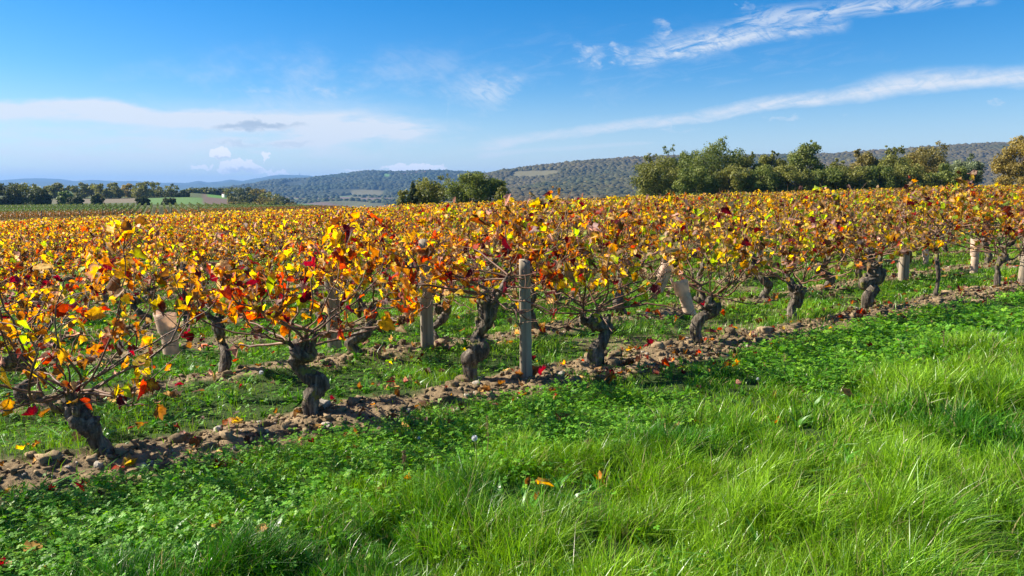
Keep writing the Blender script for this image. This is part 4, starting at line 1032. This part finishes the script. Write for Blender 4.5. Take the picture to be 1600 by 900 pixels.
# clover and broadleaf weeds
def clover(rg, x, y, h, r, cols):
    n = len(x); z = terrain_z(x, y); k = 3
    V_, F_, C_ = [], [], []
    tilt = rg.normal(0, .35, (n, 2)); off = rg.uniform(0, 6.28, n)
    hx = rg.normal(0, .02, n); hy = rg.normal(0, .02, n)
    nn_ = 0
    for j in range(k):
        a = off+j*2.094
        dx_, dy_ = np.cos(a), np.sin(a); ex, ey = -dy_, dx_
        pts = [(0, 0, 0), (.55, .48, .05), (1.05, .34, -.02), (.95, 0, .04), (1.05, -.34, -.02), (.55, -.48, .05)]
        vs = []
        for p, q, zz in pts:
            X = (dx_*p+ex*q)*r; Y = (dy_*p+ey*q)*r; Z = zz*r+X*tilt[:, 0]+Y*tilt[:, 1]
            vs.append(np.stack([x+hx+X, y+hy+Y, z+h+Z], -1))
        V_.append(np.stack(vs, 1))
    V_ = np.concatenate(V_, 0).reshape(-1, 3); m = n*k
    f = np.array([(0, 1, 3), (1, 2, 3), (0, 3, 5), (3, 4, 5)])
    F_ = (f[None]+(np.arange(m)*6)[:, None, None]).reshape(-1, 3)
    C_ = np.tile(cols, (k, 1)); C_ = np.repeat(C_, 6, 0)
    # stems
    sv = np.stack([np.stack([x-.001, y, z], -1), np.stack([x+.001, y, z], -1), np.stack([x+hx, y+hy, z+h], -1)], 1).reshape(-1, 3)
    sf = np.arange(n*3).reshape(-1, 3)+len(V_)
    return np.concatenate([V_, sv]), np.concatenate([F_, sf]), np.concatenate([C_, np.repeat(cols, 3, 0)])
rg = np.random.default_rng(41)
n = 150000
y = rg.uniform(2.2, 13, n); x = rg.uniform(-1, 1, n)*(y*.72+.7); s = s_of(x, y); D = np.hypot(x, y)
cm = sstep(s, -2.3, -1.5)*(1-sstep(s, -.52, -.38))+.04*(s < -1.5)
cm = cm*sstep(fbm(x*1.1, y*1.1, 3, 160), .33, .5)
cm = np.where(s > .35, (1-soil_mask(x, y))*.22, cm)
k = rg.random(n) < cm*np.clip(7/D, .3, 1); x, y, D, s = x[k], y[k], D[k], s[k]; n = len(x); print('clover', n)
h = rg.uniform(.03, .12, n)*(1-.3*(s > 0)); r = rg.uniform(.010, .019, n)*np.clip(D/6, .9, 1.8)
c = np.array((.13, .33, .022))*rg.uniform(.6, 1.35, (n, 1)); lt = rg.random(n) < .25; c[lt] = np.array((.26, .48, .035))
t = clover(rg, x, y, h, r, c); o = build('clover', t[0], t[1], None, M_clover, t[2]); tag(o, 'dark green clover carpet between the grass and the front vine row', 'clover', kind='stuff')

# dandelion clocks and dry stalks
M_seed = leaf_mat('seed_head', .5, .9, .1, .1, 40, .9, 1)
for i, (px, py, hp, lb) in enumerate([(742, 745, 60, 'white dandelion clock on a thin stem in the clover below the nearest post'), (655, 702, 22, 'small pale clover flower in the grass left of the dandelion clock'), (410, 622, 42, 'grey dandelion clock between the first two rows left of the twisted trunk'), (1183, 615, 24, 'small white clover flower in the grass right of centre')]):
    x, y = gp(px, py); e = empty('dandelion', (x, y, tz(x, y))); tag(e, lb, 'flower'); rg = np.random.default_rng(i); hh = hp*y/F; r = .018 if hp > 30 else .011
    m = MB(); tube(m, resample([(0, 0, 0), (.01, .0, hh*.5), (0, 0, hh)], 6), .0018, 5, (.35, .33, .16)); m.build('stem', M_seed, e)
    n = 160; d = rg.normal(size=(n, 3)); d /= np.linalg.norm(d, axis=1)[:, None]; p = d*r; u_ = np.cross(d, rg.normal(size=(n, 3))); u_ /= np.linalg.norm(u_, axis=1)[:, None]
    v = np.stack([d*0, p+u_*.0022, p-u_*.0022], 1).reshape(-1, 3)+np.array([0, 0, hh]); build('seed_head', v, np.arange(n*3).reshape(-1, 3), None, M_seed, np.full((n*3, 3), .72), e)
for i, (px, py, hp, lb) in enumerate([(758, 730, 80, 'thin dry straw stalk beside the white dandelion clock'), (1222, 600, 48, 'yellowish dock seed stalk in the clover right of centre'), (1470, 560, 44, 'brown withered flower stalk in the grass near the right edge'), (628, 745, 46, 'dark ribwort seed head standing in the clover')]):
    x, y = gp(px, py); rg = np.random.default_rng(60+i); hh = hp*y/F; e = empty('dry_stalk', (x, y, tz(x, y))); tag(e, lb, 'plant stalk')
    m = MB(); c_ = (.38, .28, .14) if i != 3 else (.16, .10, .06); P = resample([(0, 0, 0), (.02, 0, hh*.5), (.01, .01, hh)], 8); tube(m, P, np.linspace(.003, .0015, 8), 5, c_)
    m.build('stem', M_seed, e)
    n = 60; t0 = rg.uniform(.55, 1, n)[:, None]; p = np.array([.012, .005, 0])+np.array([0, 0, hh])*t0+rg.normal(0, .006, (n, 3)); d = rg.normal(size=(n, 3))*.006; u_ = rg.normal(size=(n, 3))*.006
    cc = np.array((.40, .34, .10) if i == 1 else (.22, .13, .08))
    build('seeds', np.stack([p, p+d, p+u_], 1).reshape(-1, 3), np.arange(n*3).reshape(-1, 3), None, M_seed, np.broadcast_to(cc, (n*3, 3)), e)

# ------------------------------------------------------------------ air
HAZE = 1.2e-4
if HAZE:
    m, t = mat_new('air'); out = t.nodes.new('ShaderNodeOutputMaterial'); pv = t.nodes.new('ShaderNodeVolumePrincipled')
    pv.inputs['Density'].default_value = HAZE; pv.inputs['Color'].default_value = (.24, .49, .90, 1); pv.inputs['Anisotropy'].default_value = .1
    t.links.new(pv.outputs[0], out.inputs['Volume'])
    zmn, zmx = float(gz.min())-1, float(gz.max())+46; print('haze top', zmx)
    mb = MB(); box(mb, -12600, 12600, -12600, 12600, zmn, zmx); mb.build('haze', m, kind='stuff')
